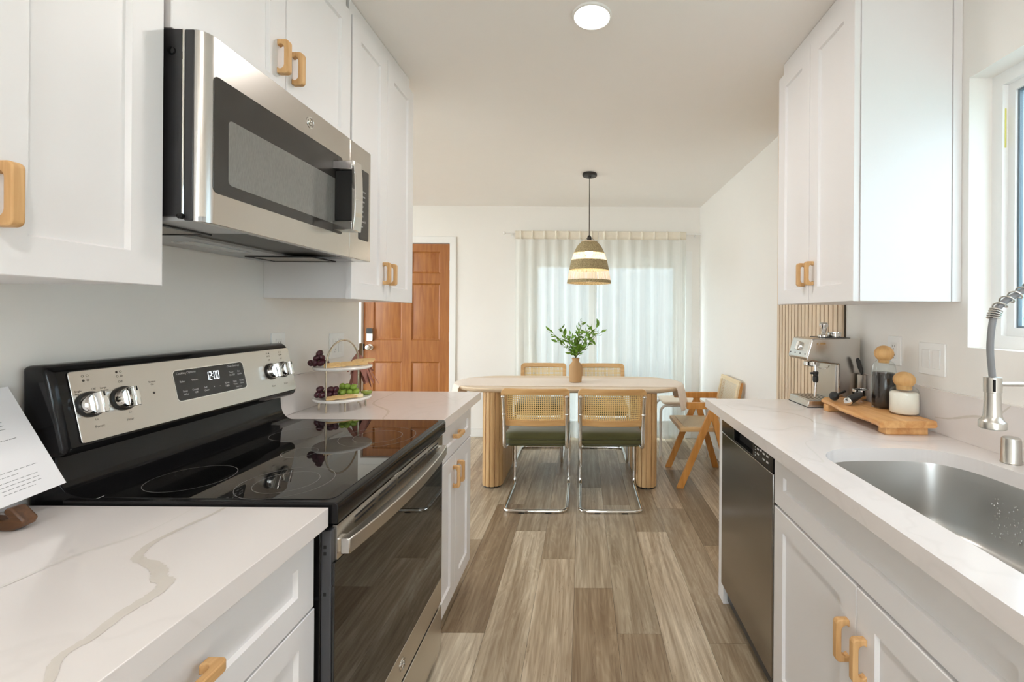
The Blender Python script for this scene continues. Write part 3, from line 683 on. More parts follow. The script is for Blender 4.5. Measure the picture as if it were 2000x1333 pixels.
def faucet():
    fx, fy = 1.185, 0.92
    t = thing('faucet', 'brushed nickel spring pull down faucet above the sink', 'faucet', (fx, fy, CT))
    build('base', MB().lathe([(0.029, 0), (0.029, 0.006), (0.024, 0.010), (0.023, 0.10), (0.020, 0.105)], (fx, fy, CT), 28), M_nickel, t)
    build('column', MB().lathe([(0.013, 0.10), (0.013, 0.41), (0.016, 0.415), (0.016, 0.44), (0.0, 0.442)], (fx, fy, CT), 24), M_nickel, t)
    hx = 0.868
    path = catmull([(fx, fy, 1.35), (fx-0.004, fy, 1.40), (fx-0.03, fy, 1.455), (fx-0.085, fy, 1.487), (1.03, fy, 1.478), (0.985, fy, 1.435), (0.955, fy, 1.395), (0.925, fy, 1.373), (0.895, fy, 1.356), (0.873, fy, 1.333), (0.865, fy, 1.30), (0.862, fy, 1.25), (hx, fy, 1.185)], 10)
    build('hose', MB().tube(path, 0.0062, 14), pmat('grey_hose', S(126, 127, 130), 0.5), t)
    # spring coil around the arch
    sp = []; tot = 0; cp = path[:96]
    L = [0]
    for i in range(1, len(cp)): L.append(L[-1]+(cp[i]-cp[i-1]).length)
    N = 900; ph = 0
    for k in range(N+1):
        d = L[-1]*k/N
        i = max(j for j in range(len(L)) if L[j] <= d+1e-9); i = min(i, len(cp)-2)
        u = (d-L[i])/max(1e-9, L[i+1]-L[i]); p = cp[i].lerp(cp[i+1], u); T = (cp[i+1]-cp[i]).normalized()
        pitch = 0.0042 if d > L[-1]-0.020 else (0.0045 if d < 0.05 else 0.0195)
        ph += 2*PI*(L[-1]/N)/pitch
        n1 = Vector((0, 1, 0)); n2 = T.cross(n1)
        sp.append(p+(n1*math.cos(ph)+n2*math.sin(ph))*0.0102)
    build('spring', MB().tube(sp, 0.0017, 8), M_nickel, t)
    z0 = 1.085
    hd = MB().lathe([(0.0, z0), (0.0205, z0), (0.0232, z0+0.002), (0.0232, z0+0.0145), (0.0222, z0+0.0165), (0.0180, z0+0.0205), (0.0155, z0+0.029), (0.0146, z0+0.05), (0.0134, z0+0.078)], (hx, fy, 0), 36)
    sh = build('spray_head', hd, M_nickel, t)
    col = MB().lathe([(0.0132, z0+0.076), (0.0153, z0+0.077), (0.0153, z0+0.109), (0.009, z0+0.110), (0.007, z0+0.1105)], (hx, fy, 0), 36)
    build('collar', col, M_nickel, sh)
    build('slot', MB().box(hx-0.0105, hx-0.0075, fy-0.0148, fy-0.008, z0+0.08, z0+0.105), M_dark, sh)
    build('docking_arm', MB().tube([(hx+0.012, fy, z0+0.094), (fx, fy, z0+0.094)], 0.0048, 12), M_nickel, t)
    build('lever', MB().tube([(fx, fy-0.02, 1.00), (fx, fy-0.05, 1.005), (fx, fy-0.12, 1.03)], [0.010, 0.008, 0.006], 12), M_nickel, t)
faucet()
tag(build('air_gap_cap', MB().lathe([(0.0235, 0), (0.0238, 0.002), (0.0225, 0.004), (0.0218, 0.062), (0.0203, 0.069), (0.0155, 0.072), (0.0, 0.073)], (1.199, 1.215, CT+0.0005), 36), M_nickel), 'brushed nickel air gap cap standing behind the sink', 'air gap')

# ------------------------------------------------------------------ dishwasher
def dishwasher():
    t = thing('dishwasher', 'stainless dishwasher with black control strip beside the sink cabinet', 'dishwasher', (0.9, 1.72, 0))
    y0, y1, xf = 1.455, 1.988, 0.640
    build('tub', MB().box(0.67, 1.22, y0, y1, 0.02, 0.86), M_greymet, t, smooth=0)
    build('door', MB().box(xf, 0.672, y0+0.002, y1-0.002, 0.102, 0.790), pmat('dishwasher_steel', (0.33, 0.31, 0.285, 1), 0.2, 1.0, var=0.05, nscale=20, stretch=(1, 1, 12), rvar=0.04), t, bevel=0.003)
    cp = build('control_panel', wall_mesh('x', xf, 0.672, y0+0.002, y1-0.002, 0.793, 0.866, [(1.625, 1.825, 0.800, 0.852)]), pmat('control_black', (0.012, 0.012, 0.012, 1), 0.13), t, smooth=0)
    build('handle_recess', MB().box(0.662, 0.676, 1.62, 1.83, 0.796, 0.858), M_dark, cp, smooth=0)
    build('recess_rim', wall_mesh('x', xf-0.0015, xf+0.004, 1.619, 1.831, 0.796, 0.857, [(1.6235, 1.8265, 0.7995, 0.8535)]), pmat('rim_grey', (0.2, 0.2, 0.2, 1), 0.2, 0.8), cp, smooth=0)
    for k, (y, z) in enumerate(((1.50, 0.835), (1.50, 0.815), (1.53, 0.835), (1.53, 0.815), (1.555, 0.838), (1.58, 0.836), (1.58, 0.818))):
        build('button', MB().box(xf-0.0006, xf, y-0.008, y+0.008, z-0.003, z+0.003), M_printw, cp, smooth=0)
    for k in range(5): build('indicator_light', MB().box(xf-0.0006, xf, 1.602, 1.606, 0.805+0.010*k, 0.809+0.010*k), M_printw, cp, smooth=0)
    build('toe_kick', MB().box(0.70, 0.72, y0, y1, 0.0, 0.10), M_blackpl, t, smooth=0)
dishwasher()

# ------------------------------------------------------------------ range
def sl(y, s_, off=0.0):
    return Vector((-1.0735-0.037*s_+0.976*off, y, 1.027+0.165*s_+0.219*off))
SU = Vector((0, 1, 0)); SV = Vector((-0.037, 0, 0.165)).normalized()
def stove():
    t = thing('electric_range', 'stainless and black glass electric range with rear control panel', 'range', (-0.84, 1.275, 0))
    y0, y1 = 0.917, 1.630
    build('body', MB().box(-1.165, -0.548, y0, y1, 0.03, 0.898), M_blacken, t, bevel=0.003)
    for x in (-1.1, -0.6):
        for y in (y0+0.05, y1-0.05): build('foot', MB().lathe([(0.018, 0), (0.018, 0.031)], (x, y, 0), 14), M_blackpl, t)
    # cooktop with rolled front lip
    prof = [(-1.09, 0.899), (-0.5135, 0.899), (-0.5135, 0.878), (-0.512, 0.876), (-0.511, 0.878)]
    cp = MB().prism([(-1.09, 0.897), (-0.545, 0.897), (-0.545, 0.876), (-0.513, 0.876), (-0.511, 0.880), (-0.511, 0.912), (-0.513, 0.918), (-0.519, 0.9215), (-1.09, 0.9215)], 'xz', y0-0.003, y1+0.003)
    ck = build('cooktop', cp, M_blacken, t, bevel=0.0015)
    build('glass_surface', MB().rprism(-1.030, -0.528, y0+0.010, y1-0.010, 0.02, 'xy', 0.9212, 0.9232), M_blackgl, ck, bevel=0.0006)
    mr = pmat('burner_line', S(150, 148, 145), 0.3)
    for cx, cy, rs in ((-0.930, 1.040, (0.085,)), (-0.690, 1.020, (0.098, 0.066)), (-0.655, 1.400, (0.113, 0.072)), (-0.930, 1.420, (0.075,)), (-0.800, 1.235, (0.045,))):
        for r in rs:
            n = 72; v = []
            for k in range(n):
                a = 2*PI*k/n
                for q in (r, r+0.0008): v.append((cx+q*math.cos(a), cy+q*math.sin(a), 0.9235))
            build('burner_ring', MB().add(v, [(2*k, 2*k+1, (2*k+3) % (2*n), (2*k+2) % (2*n)) for k in range(n)]), mr, ck, smooth=0)
    # backguard
    low = [(-1.168, 0.90), (-1.028, 0.90), (-1.028, 0.9225), (-1.040, 0.9235), (-1.060, 0.925), (-1.078, 0.929), (-1.092, 0.937), (-1.103, 0.950), (-1.110, 0.970), (-1.114, 1.02), (-1.168, 1.02)]
    build('backguard', MB().prism(low, 'xz', y0+0.004, y1-0.022), M_blacken, t, bevel=0.002)
    head = [(-1.170, 1.012), (-1.090, 1.012), (-1.076, 1.018), (-1.0745, 1.030), (-1.1105, 1.190), (-1.117, 1.201), (-1.130, 1.205), (-1.170, 1.205)]
    hd = build('control_housing', MB().prism(head, 'xz', y0-0.012, y1+0.010), M_blacken, t, bevel=0.012, seg=4, smooth=50)
    # steel fascia
    R = rrect(0.934, 1.636, 0.03, 0.985, 0.0, 1)
    pts = [(y, z) for y, z in [(0.938, 0.045), (1.634, 0.045), (1.634, 0.975), (0.938, 0.975)]]
    def slab(mb, rect, o0, o1, rad=0.006):
        a, b, c, d = rect; k = 0.169
        rr = rrect(a, b, c*k, d*k, rad, 4)
        r0 = [tuple(sl(u, v/k, o0)) for u, v in rr]; r1 = [tuple(sl(u, v/k, o1)) for u, v in rr]
        return mb.loft([r0, r1])
    fc = build('steel_fascia', slab(MB(), (0.935, 1.634, 0.04, 0.975), 0.0, 0.003), M_steel, t, bevel=0.001)
    dp = build('display_panel', slab(MB(), (1.168, 1.405, 0.31, 0.80), 0.0028, 0.0042, 0.010), pmat('display_black', (0.028, 0.027, 0.027, 1), 0.25), t)
    build('display_bezel', slab(MB(), (1.1655, 1.4075, 0.295, 0.815), 0.002, 0.0035, 0.011), M_chrome, dp)
    # clock digits 12:00, seven segments
    dg = MB(); h = 0.024; wd = 0.0125
    segs = {'1': 'bc', '2': 'abged', '0': 'abcdef'}
    base = sl(1.264, 0.565, 0.0048)
    def q(u, v): return tuple(base+SU*u+SV*v)
    x = 0
    for ch in '12:00':
        if ch == ':':
            for v in (0.007, 0.016): dg.add([q(x, v), q(x+0.002, v), q(x+0.002, v+0.002), q(x, v+0.002)], [(0, 1, 2, 3)])
            x += 0.0045; continue
        T = 0.0018; a = wd-0.0045
        rect = {'a': (0, a, h-T, h), 'd': (0, a, 0, T), 'g': (0, a, h/2-T/2, h/2+T/2), 'b': (a-T, a, h/2, h), 'c': (a-T, a, 0, h/2), 'f': (0, T, h/2, h), 'e': (0, T, 0, h/2)}
        for sg in segs[ch]:
            u0, u1, v0, v1 = rect[sg]; sk_ = 0.06
            dg.add([q(x+u0+v0*sk_, v0), q(x+u1+v0*sk_, v0), q(x+u1+v1*sk_, v1), q(x+u0+v1*sk_, v1)], [(0, 1, 2, 3)])
        x += 0.0105
    build('clock_digits', dg, pmat('lit_digit', (0.9, 0.95, 1, 1), 0.5, emit=(0.85, 0.93, 1, 1), estr=1.0), dp, smooth=0)
    prl = {}
    for body, y, s_, z in (('Cooking Options', 1.174, 0.735, 0.0085), ('Oven Settings', 1.342, 0.735, 0.0085), ('Bake', 1.180, 0.60, 0.0075), ('Warm', 1.216, 0.60, 0.0075), ('Timer', 1.345, 0.625, 0.007), ('On/Off', 1.345, 0.575, 0.007), ('Set', 1.378, 0.625, 0.007), ('Clock', 1.376, 0.575, 0.007),
                           ('Broil', 1.184, 0.44, 0.007), ('Hi/Lo', 1.184, 0.39, 0.007), ('Cancel', 1.212, 0.44, 0.007), ('Off', 1.219, 0.39, 0.007), ('Self', 1.250, 0.44, 0.007), ('Clean', 1.249, 0.39, 0.007), ('+', 1.281, 0.42, 0.009), ('-', 1.303, 0.42, 0.009), ('Oven', 1.324, 0.45, 0.007), ('Light', 1.324, 0.40, 0.007), ('Start', 1.354, 0.45, 0.007), ('Time', 1.354, 0.40, 0.007), ('Delay', 1.379, 0.45, 0.007), ('Time', 1.379, 0.40, 0.007), ('Hold 3 sec', 1.362, 0.345, 0.005)):
        text_mesh(prl.setdefault(0 if y < 1.27 else 1, MB()), body, z, sl(y, s_, 0.0046), SU, SV)
    for m_ in prl.values(): build('key_lettering', m_, M_printw, dp, smooth=0)
    KC = (0.965, 1.035, 1.104, 1.525, 1.585); kps = {k: MB() for k in KC}
    def near(y): return kps[min(KC, key=lambda c: abs(c-y-0.004))]
    for body, y, s_, z in (('Single', 0.940, 0.70, 0.006), ('Burner', 0.940, 0.665, 0.006), ('Off', 0.972, 0.70, 0.007), ('Large', 0.990, 0.70, 0.006), ('Burner', 0.990, 0.665, 0.006), ('Hi', 0.943, 0.58, 0.006), ('Lo', 0.968, 0.30, 0.006), ('Front', 0.965, 0.20, 0.0085), ('Off', 1.030, 0.745, 0.0075), ('Lo', 1.040, 0.30, 0.006), ('Rear', 1.032, 0.20, 0.0085), ('Surface', 1.100, 0.68, 0.006), ('On', 1.104, 0.64, 0.006), ('Off', 1.520, 0.745, 0.0075), ('Off', 1.580, 0.745, 0.0075), ('Front', 1.575, 0.20, 0.0085), ('Rear', 1.515, 0.20, 0.0085)):
        text_mesh(near(y), body, z, sl(y, s_, 0.00305), SU, SV, 0.0001)
    def dot(y, s_, r, hollow=False):
        c = sl(y, s_, 0.0032); n = 14
        ring = [tuple(c+SU*r*math.cos(2*PI*k/n)+SV*r*math.sin(2*PI*k/n)) for k in range(n)]
        kp = near(y)
        if hollow:
            r2 = [tuple(c+SU*r*.7*math.cos(2*PI*k/n)+SV*r*.7*math.sin(2*PI*k/n)) for k in range(n)]
            kp.add(ring+r2, [(k, (k+1) % n, n+(k+1) % n, n+k) for k in range(n)])
        else: kp.add(ring, [list(range(n))])
    for yc, on in ((0.965, 2), (1.035, 0), (1.525, 1), (1.585, 3)):
        for k, (dy, ds) in enumerate(((-0.004, 0.90), (0.005, 0.90), (-0.004, 0.84), (0.005, 0.84))): dot(yc+dy, ds, 0.0026, hollow=(k != on))
    dot(1.108, 0.52, 0.003)
    for m_ in kps.values(): build('knob_lettering', m_, M_printd, fc, smooth=0)
    n_ = Vector((0.976, 0, 0.219))
    Rm = Matrix((SU, SV, n_)).transposed()
    for yc in (0.965, 1.035, 1.525, 1.585):
        c = sl(yc, 0.52, 0.003)
        kb = build('knob', MB().lathe([(0.0265, 0), (0.0265, 0.003), (0.025, 0.004), (0.0245, 0.014), (0.021, 0.019), (0.0, 0.0195)], c, 36, Rm), M_chrome, t)
        build('knob_skirt', MB().lathe([(0.0285, -0.001), (0.0285, 0.0035), (0.0262, 0.004)], c, 36, Rm), M_blackpl, kb)
        g_ = MB(); pp = [(-0.0085, 0.016), (-0.006, 0.033), (-0.0045, 0.035), (0.0045, 0.035), (0.006, 0.033), (0.0085, 0.016)]
        r0 = [tuple(c+SU*u-SV*0.0235+n_*d) for u, d in pp]; r1 = [tuple(c+SU*u+SV*0.0235+n_*d) for u, d in pp]
        build('knob_grip', g_.loft([r0, r1]), M_chrome, kb, bevel=0.0015)
        build('knob_mark', MB().add([tuple(c+SU*u+SV*v+n_*0.0355) for u, v in ((-0.0015, 0.012), (0.0015, 0.012), (0.0015, 0.022), (-0.0015, 0.022))], [(0, 1, 2, 3)]), M_dark, kb, smooth=0)
    # oven door
    xd = -0.521
    d = build('oven_door', MB().box(-0.548, -0.527, y0, y1-0.002, 0.245, 0.860), M_greymet, t, bevel=0.002)
    mb = wall_mesh('x', -0.530, xd, y0+0.012, y1-0.002, 0.792, 0.866, [(1.00+0.118*k, 1.105+0.118*k, zz, zz+0.0055) for k in range(5) for zz in (0.848, 0.836)])
    build('vent_trim', mb, M_steel, d, smooth=0)
    build('vent_slot', MB().box(-0.536, -0.528, 0.995, 1.585, 0.82, 0.856), M_dark, d, smooth=0)
    build('latch', MB().box(-0.53, -0.516, 1.205, 1.235, 0.866, 0.872), M_steel, d, bevel=0.002)
    build('door_glass', MB().box(-0.529, xd, y0+0.004, y1-0.002, 0.335, 0.790), M_blackgl, d, bevel=0.001)
    lb = build('bottom_trim', MB().box(-0.529, xd, y0+0.004, y1-0.002, 0.245, 0.334), M_steel, d, bevel=0.001)
    # emblem: ring with curled strokes
    def emblem(parent, c, u, v, n, r):
        e = MB(); N = 40
        e.tube([c+(u*math.cos(2*PI*k/N)+v*math.sin(2*PI*k/N))*r+n*0.0008 for k in range(N)], r*0.07, 6, True)
        e.tube([c+(u*math.cos(2*PI*k/N)+v*math.sin(2*PI*k/N))*r*0.86+n*0.0008 for k in range(N)], r*0.04, 6, True)
        def stroke(pts): e.tube([p for p in catmull([c+u*a*r+v*b*r+n*0.001 for a, b in pts], 6)], r*0.06, 6)
        stroke([(-0.02, 0.38), (-0.30, 0.45), (-0.52, 0.12), (-0.45, -0.30), (-0.18, -0.38), (-0.05, -0.10), (-0.25, 0.0)])
        stroke([(0.50, 0.32), (0.28, 0.46), (0.12, 0.25), (0.32, 0.05), (0.08, -0.12), (0.22, -0.40), (0.52, -0.28)])
        return build('emblem', e, M_chrome, parent)
    emblem(lb, Vector((xd, 1.275, 0.292)), SU, Vector((0, 0, 1)), Vector((1, 0, 0)), 0.017)
    # handle, bowed bar
    N = 24; ri = []
    for k in range(N+1):
        u = k/N; y = 0.935+u*(1.605-0.935); bow = 0.022*math.sin(PI*u)**0.8
        xo = -0.497+bow+0.014*u*0; th = 0.020
        ri.append([(xo-th, y, 0.800), (xo, y, 0.802), (xo, y, 0.834), (xo-th, y, 0.837)])
    hb = build('handle', MB().loft(ri), M_steel, d, bevel=0.002, smooth=30)
    for y in (0.938, 1.585): build('handle_mount', MB().box(-0.523, -0.500, y, y+0.022, 0.803, 0.834), M_chrome, hb, bevel=0.002)
    for z in (0.826, 0.812, 0.726): build('hole', MB().box(-0.5425, -0.5365, y0-0.0006, y0+0.001, z-0.0035, z+0.0035), M_dark, d, smooth=0)
    dr = build('storage_drawer', MB().box(-0.548, xd, y0+0.004, y1-0.002, 0.075, 0.232), M_steel, t, bevel=0.003)
    build('front_shadow_gap', MB().box(-0.56, -0.535, y0+0.004, y1-0.002, 0.225, 0.26), M_dark, t, smooth=0)
    return emblem
emblem = stove()

# ------------------------------------------------------------------ microwave
def microwave():
    t = thing('microwave', 'stainless over the range microwave with black side and chrome handle', 'microwave', (-0.97, 1.23, 1.50))
    y0, y1 = 0.887, 1.584; z0, z1 = 1.505, 1.898
    build('casing', MB().box(XL+0.002, -0.819, y0, y1, z0+0.010, z1), pmat('microwave_case', (0.022, 0.021, 0.022, 1), 0.33, var=0.2, nscale=60), t, bevel=0.002)
    build('door_back', MB().box(-0.816, -0.797, y0+0.001, 1.4415, z0+0.002, z1), pmat('microwave_edge', (0.03, 0.029, 0.03, 1), 0.35), t, bevel=0.002)
    arc = [(-0.800+0.025*math.sin(a), y0+0.028-0.027*math.cos(a)) for a in [PI/2*k/8 for k in range(9)]]
    dm = MB().prism([(-0.797, y0+0.0015)]+arc[1:]+[(-0.775, 1.4415), (-0.797, 1.4415)], 'xy', z0, z1)
    d = build('door', dm, M_steel, t, bevel=0.001)
    cpn = build('control_side', MB().box(-0.8185, -0.775, 1.443, y1, z0, z1), M_steel, t, bevel=0.0015)
    f = build('window_frame', MB().rprism(0.910, 1.398, 1.571, 1.817, 0.012, 'yz', -0.776, -0.7738), pmat('smoked_glass', (0.040, 0.037, 0.034, 1), 0.10), d, bevel=0.0005)
    build('mesh_screen', MB().rprism(0.948, 1.362, 1.597, 1.739, 0.010, 'yz', -0.7739, -0.7733), pmat('mesh_glass', (0.21, 0.205, 0.19, 1), 0.12, var=0.25, nscale=400, stretch=(1, 1, 0.2)), f)  # grey base also stands in for the room reflected on the mesh
    emblem(d, Vector((-0.775, 1.232, 1.858)), SU, Vector((0, 0, 1)), Vector((1, 0, 0)), 0.015)
    # handle: chrome ends, black inner, silver front strip
    h = build('handle', MB().prism([(-0.714, 1.576), (-0.708, 1.576), (-0.7035, 1.62), (-0.702, 1.69), (-0.7035, 1.75), (-0.708, 1.792), (-0.714, 1.792)], 'xz', 1.340, 1.387), M_chrome, d, bevel=0.002)
    for a, b in ((1.576, 1.606), (1.764, 1.792)):
        build('handle_mount', MB().prism([(1.343, a), (1.384, a), (1.384, b), (1.343, b)], 'yz', -0.776, -0.713), pmat('handle_metal', (0.45, 0.44, 0.43, 1), 0.18, 1.0), h, bevel=0.003)
    build('handle_insert', MB().box(-0.774, -0.7145, 1.352, 1.378, 1.605, 1.765), pmat('handle_black', (0.02, 0.02, 0.02, 1), 0.12), h, bevel=0.004)
    cp = build('control_panel', MB().rprism(1.500, 1.568, 1.576, 1.822, 0.004, 'yz', -0.776, -0.7738), pmat('control_dark', (0.030, 0.028, 0.026, 1), 0.18), cpn, bevel=0.0005)
    pr = MB()
    for k, s_ in enumerate(('Popcorn', 'Defrost', 'Reheat', '1 2 3', '4 5 6', '7 8 9', 'Power 0', 'Start')):
        text_mesh(pr, s_, 0.011, (-0.7736, 1.507, 1.742-0.0175*k), SU, (0, 0, 1))
    build('key_lettering', pr, M_printw, cp, smooth=0)
    # side details
    build('side_seam', MB().tube([(-0.8175, y0+0.0005, 1.515), (-0.8175, y0+0.0005, 1.70), (-0.8175, y0+0.0005, 1.896)], 0.0022, 8), M_chrome, t)
    build('screw', MB().lathe([(0.008, 0), (0.007, 0.003), (0.0, 0.004)], (-0.840, y0-0.0005, 1.852), 16, Matrix.Rotation(PI/2, 3, 'X')), M_blacken, t)
    build('screw', MB().lathe([(0.006, 0), (0.006, 0.006), (0.0, 0.008)], (-0.818, y0-0.0005, 1.515), 16, Matrix.Rotation(PI/2, 3, 'X')), M_blacken, t)
    # underside
    mu = pmat('underside_grey', (0.45, 0.46, 0.47, 1), 0.3, 0.25)
    bp = build('bottom_plate', wall_mesh('z', z0+0.001, z0+0.011, XL+0.004, -0.780, y0+0.004, y1-0.003, [(-0.985, -0.800, 1.03, 1.50)]), mu, t, smooth=0)
    well = MB(); r0 = [(-0.985, 1.03, z0+0.008), (-0.80, 1.03, z0+0.008), (-0.80, 1.50, z0+0.008), (-0.985, 1.50, z0+0.008)]
    r1 = [(-0.97, 1.06, z0+0.0095), (-0.83, 1.06, z0+0.0095), (-0.83, 1.47, z0+0.0095), (-0.97, 1.47, z0+0.0095)]
    build('light_recess', well.loft([r0, r1], True, False, True), pmat('recess_dark', (0.05, 0.045, 0.04, 1), 0.4), bp, smooth=0)
    mf = pmat('filter_mesh', (0.42, 0.39, 0.35, 1), 0.5, 0.6, var=0.4, nscale=220, bump=0.6, bscale=260)
    for a, b in ((0.925, 1.03), (1.44, 1.555)):
        ff = build('grease_filter', MB().box(-1.10, -0.90, a, b, z0-0.0012, z0+0.002), mf, bp, smooth=0)
        build('filter_rim', wall_mesh('z', z0-0.003, z0+0.001, -1.112, -0.888, a-0.010, b+0.010, [(-1.10, -0.90, a, b)]), M_blackpl, ff, smooth=0)
    build('lamp_cover', MB().box(-1.08, -1.02, 1.14, 1.34, z0-0.0015, z0+0.002), pmat('lens_grey', (0.5, 0.53, 0.54, 1), 0.2), bp, smooth=0)
microwave()

# ------------------------------------------------------------------ ceiling downlights
M_lampface = pmat('lamp_diffuser', (1, 0.95, 0.9, 1), 0.5, emit=(1.0, 0.95, 0.88, 1), estr=9.0)
def downlight():
    t = thing('ceiling_light', 'round white recessed ceiling light over the kitchen aisle', 'ceiling light', (CANS[0][0], CANS[0][1], CEIL))
    build('trim_ring', MB().lathe([(0.0675, -0.004), (0.069, -0.009), (0.0755, -0.007), (0.077, 0.0)], CANS[0]+(CEIL,), 40, cap=False), M_trim, t)
    build('diffuser', MB().lathe([(0.0685, -0.007), (0.0, -0.0085)], CANS[0]+(CEIL,), 40), M_lampface, t)
    lb = ['round recessed ceiling light behind the viewpoint, over the near aisle', 'round recessed ceiling light farthest behind the viewpoint', 'unseen fill lamp added in the ceiling, near half of the living area', 'unseen fill lamp added in the ceiling near the front door, living area']
    for (x, y), l in zip(CANS[1:], lb):
        c = copy_tree(t); c.location = (x, y, CEIL); c['label'] = l
downlight()

# ------------------------------------------------------------------ dining: table
M_ash = wood('pale_oak', S(214, 190, 160), S(230, 210, 184), 'x', 9, 0.4)
M_flute = wood('fluted_oak', S(186, 146, 98), S(210, 174, 126), 'z', 12, 0.45)
TX, TY, TZ = -0.11, 3.605, 0.762
def table():
    t = thing('dining_table', 'oval pale oak dining table on two fluted pedestals', 'table', (TX, TY, 0))
    r = 0.345; hx = 0.93
    def top(k):
        P = []
        for k2 in range(41): a = -PI/2+PI*k2/40; P.append((TX+hx-r+(r-k)*math.cos(a), TY+(r-k)*math.sin(a)))
        for k2 in range(41): a = PI/2+PI*k2/40; P.append((TX-hx+r+(r-k)*math.cos(a), TY+(r-k)*math.sin(a)))
        return P
    mb = MB().loft([[(x, y, TZ-0.034) for x, y in top(0.022)], [(x, y, TZ-0.016) for x, y in top(0.003)], [(x, y, TZ-0.006) for x, y in top(0.0)], [(x, y, TZ) for x, y in top(0.004)]])
    build('tabletop', mb, M_ash, t, smooth=50)
    for xa, xb in ((-0.764, -0.605), (0.420, 0.579)):
        ya, yb = 3.285, 3.885; cx = (xa+xb)/2; rr = (xb-xa)/2
        # racetrack outline sampled evenly, then fluted
        per = []; n1 = 40
        L1 = (yb-ya)-2*rr; tot = 2*L1+2*PI*rr; N = 720
        slat = tot/round(tot/0.0385)
        def pt(s_):
            s_ %= tot
            if s_ < L1: return Vector((xb, ya+rr+s_)), Vector((1, 0))
            s_ -= L1
            if s_ < PI*rr: a = s_/rr; return Vector((cx+rr*math.cos(a), yb-rr+rr*math.sin(a))), Vector((math.cos(a), math.sin(a)))
            s_ -= PI*rr
            if s_ < L1: return Vector((xa, yb-rr-s_)), Vector((-1, 0))
            s_ -= L1; a = PI+s_/rr; return Vector((cx+rr*math.cos(a), ya+rr+rr*math.sin(a))), Vector((math.cos(a), math.sin(a)))
        prof = []
        ns = round(tot/slat)
        for k in range(ns):
            for f_, dep in ((0.0, 0.010), (0.07, 0.0098), (0.09, 0.0012), (0.25, 0.0001), (0.5, 0.0), (0.75, 0.0001), (0.91, 0.0012), (0.93, 0.0098)):
                p, n_ = pt((k+f_)*slat+L1+0.0); prof.append((p.x-n_.x*dep, p.y-n_.y*dep))
        build('pedestal', MB().loft([[(x, y, 0.012) for x, y in prof], [(x, y, TZ-0.033) for x, y in prof]]), M_flute, t, smooth=25)
        bp = rrect(xa+0.008, xb-0.008, ya+0.008, yb-0.008, rr-0.009, 10)
        build('plinth', MB().prism(bp, 'xy', 0.0, 0.0125), M_blackpl, t)
table()

def runner():
    mb = MB(); th = 0.0012
    def edge(y): return TX+0.93-0.345+math.sqrt(max(0, 0.3455**2-(y-TY)**2))
    def edgel(y): return TX-0.93+0.345-math.sqrt(max(0, 0.3455**2-(y-TY)**2))
    ys = [3.362+(3.80-3.362)*k/22 for k in range(23)]
    rows = []
    for y in ys:
        u = (y-3.362)/(3.80-3.362); e = edge(y)+0.004; el = edgel(y)-0.004; row = []
        hang = 0.19-0.05*u; hl = 0.16+0.03*math.sin(u*5)
        for k in range(7, 0, -1):
            d = hl*k/7; row.append((el-0.008-0.02*(d/hl)**1.0+0.010*math.sin(u*14)*d/hl, y+0.03*(d/hl)*(0.5-u), TZ+0.001-d))
        row.append((el, y, TZ-0.002))
        for k in range(24): row.append((el+0.010+(e-0.010-el-0.010)*k/23, y, TZ+0.0013+0.0006*math.sin(k*1.7+u*6)))
        row.append((e, y, TZ-0.002))
        for k in range(1, 9):
            d = hang*k/8
            row.append((e+0.006+0.035*(d/hang)*(1-0.55*u)+0.014*math.sin(u*15+0.5)*d/hang, y+0.05*(d/hang)*(0.35-u), TZ+0.001-d))
        rows.append(row)
    n = len(rows[0]); v = [p for r in rows for p in r]
    mb.add(v, [(i*n+j, i*n+j+1, (i+1)*n+j+1, (i+1)*n+j) for i in range(len(rows)-1) for j in range(n-1)])
    o = build('table_runner', mb, pmat('linen_runner', S(230, 216, 202), 0.85, var=0.04, nscale=40, bump=0.3, bscale=700, sheen=0.2), smooth=80)
    so = o.modifiers.new('thickness', 'SOLIDIFY'); so.thickness = th; so.offset = 1
    tag(o, 'cream linen table runner draped along the oval table', 'table runner')
runner()

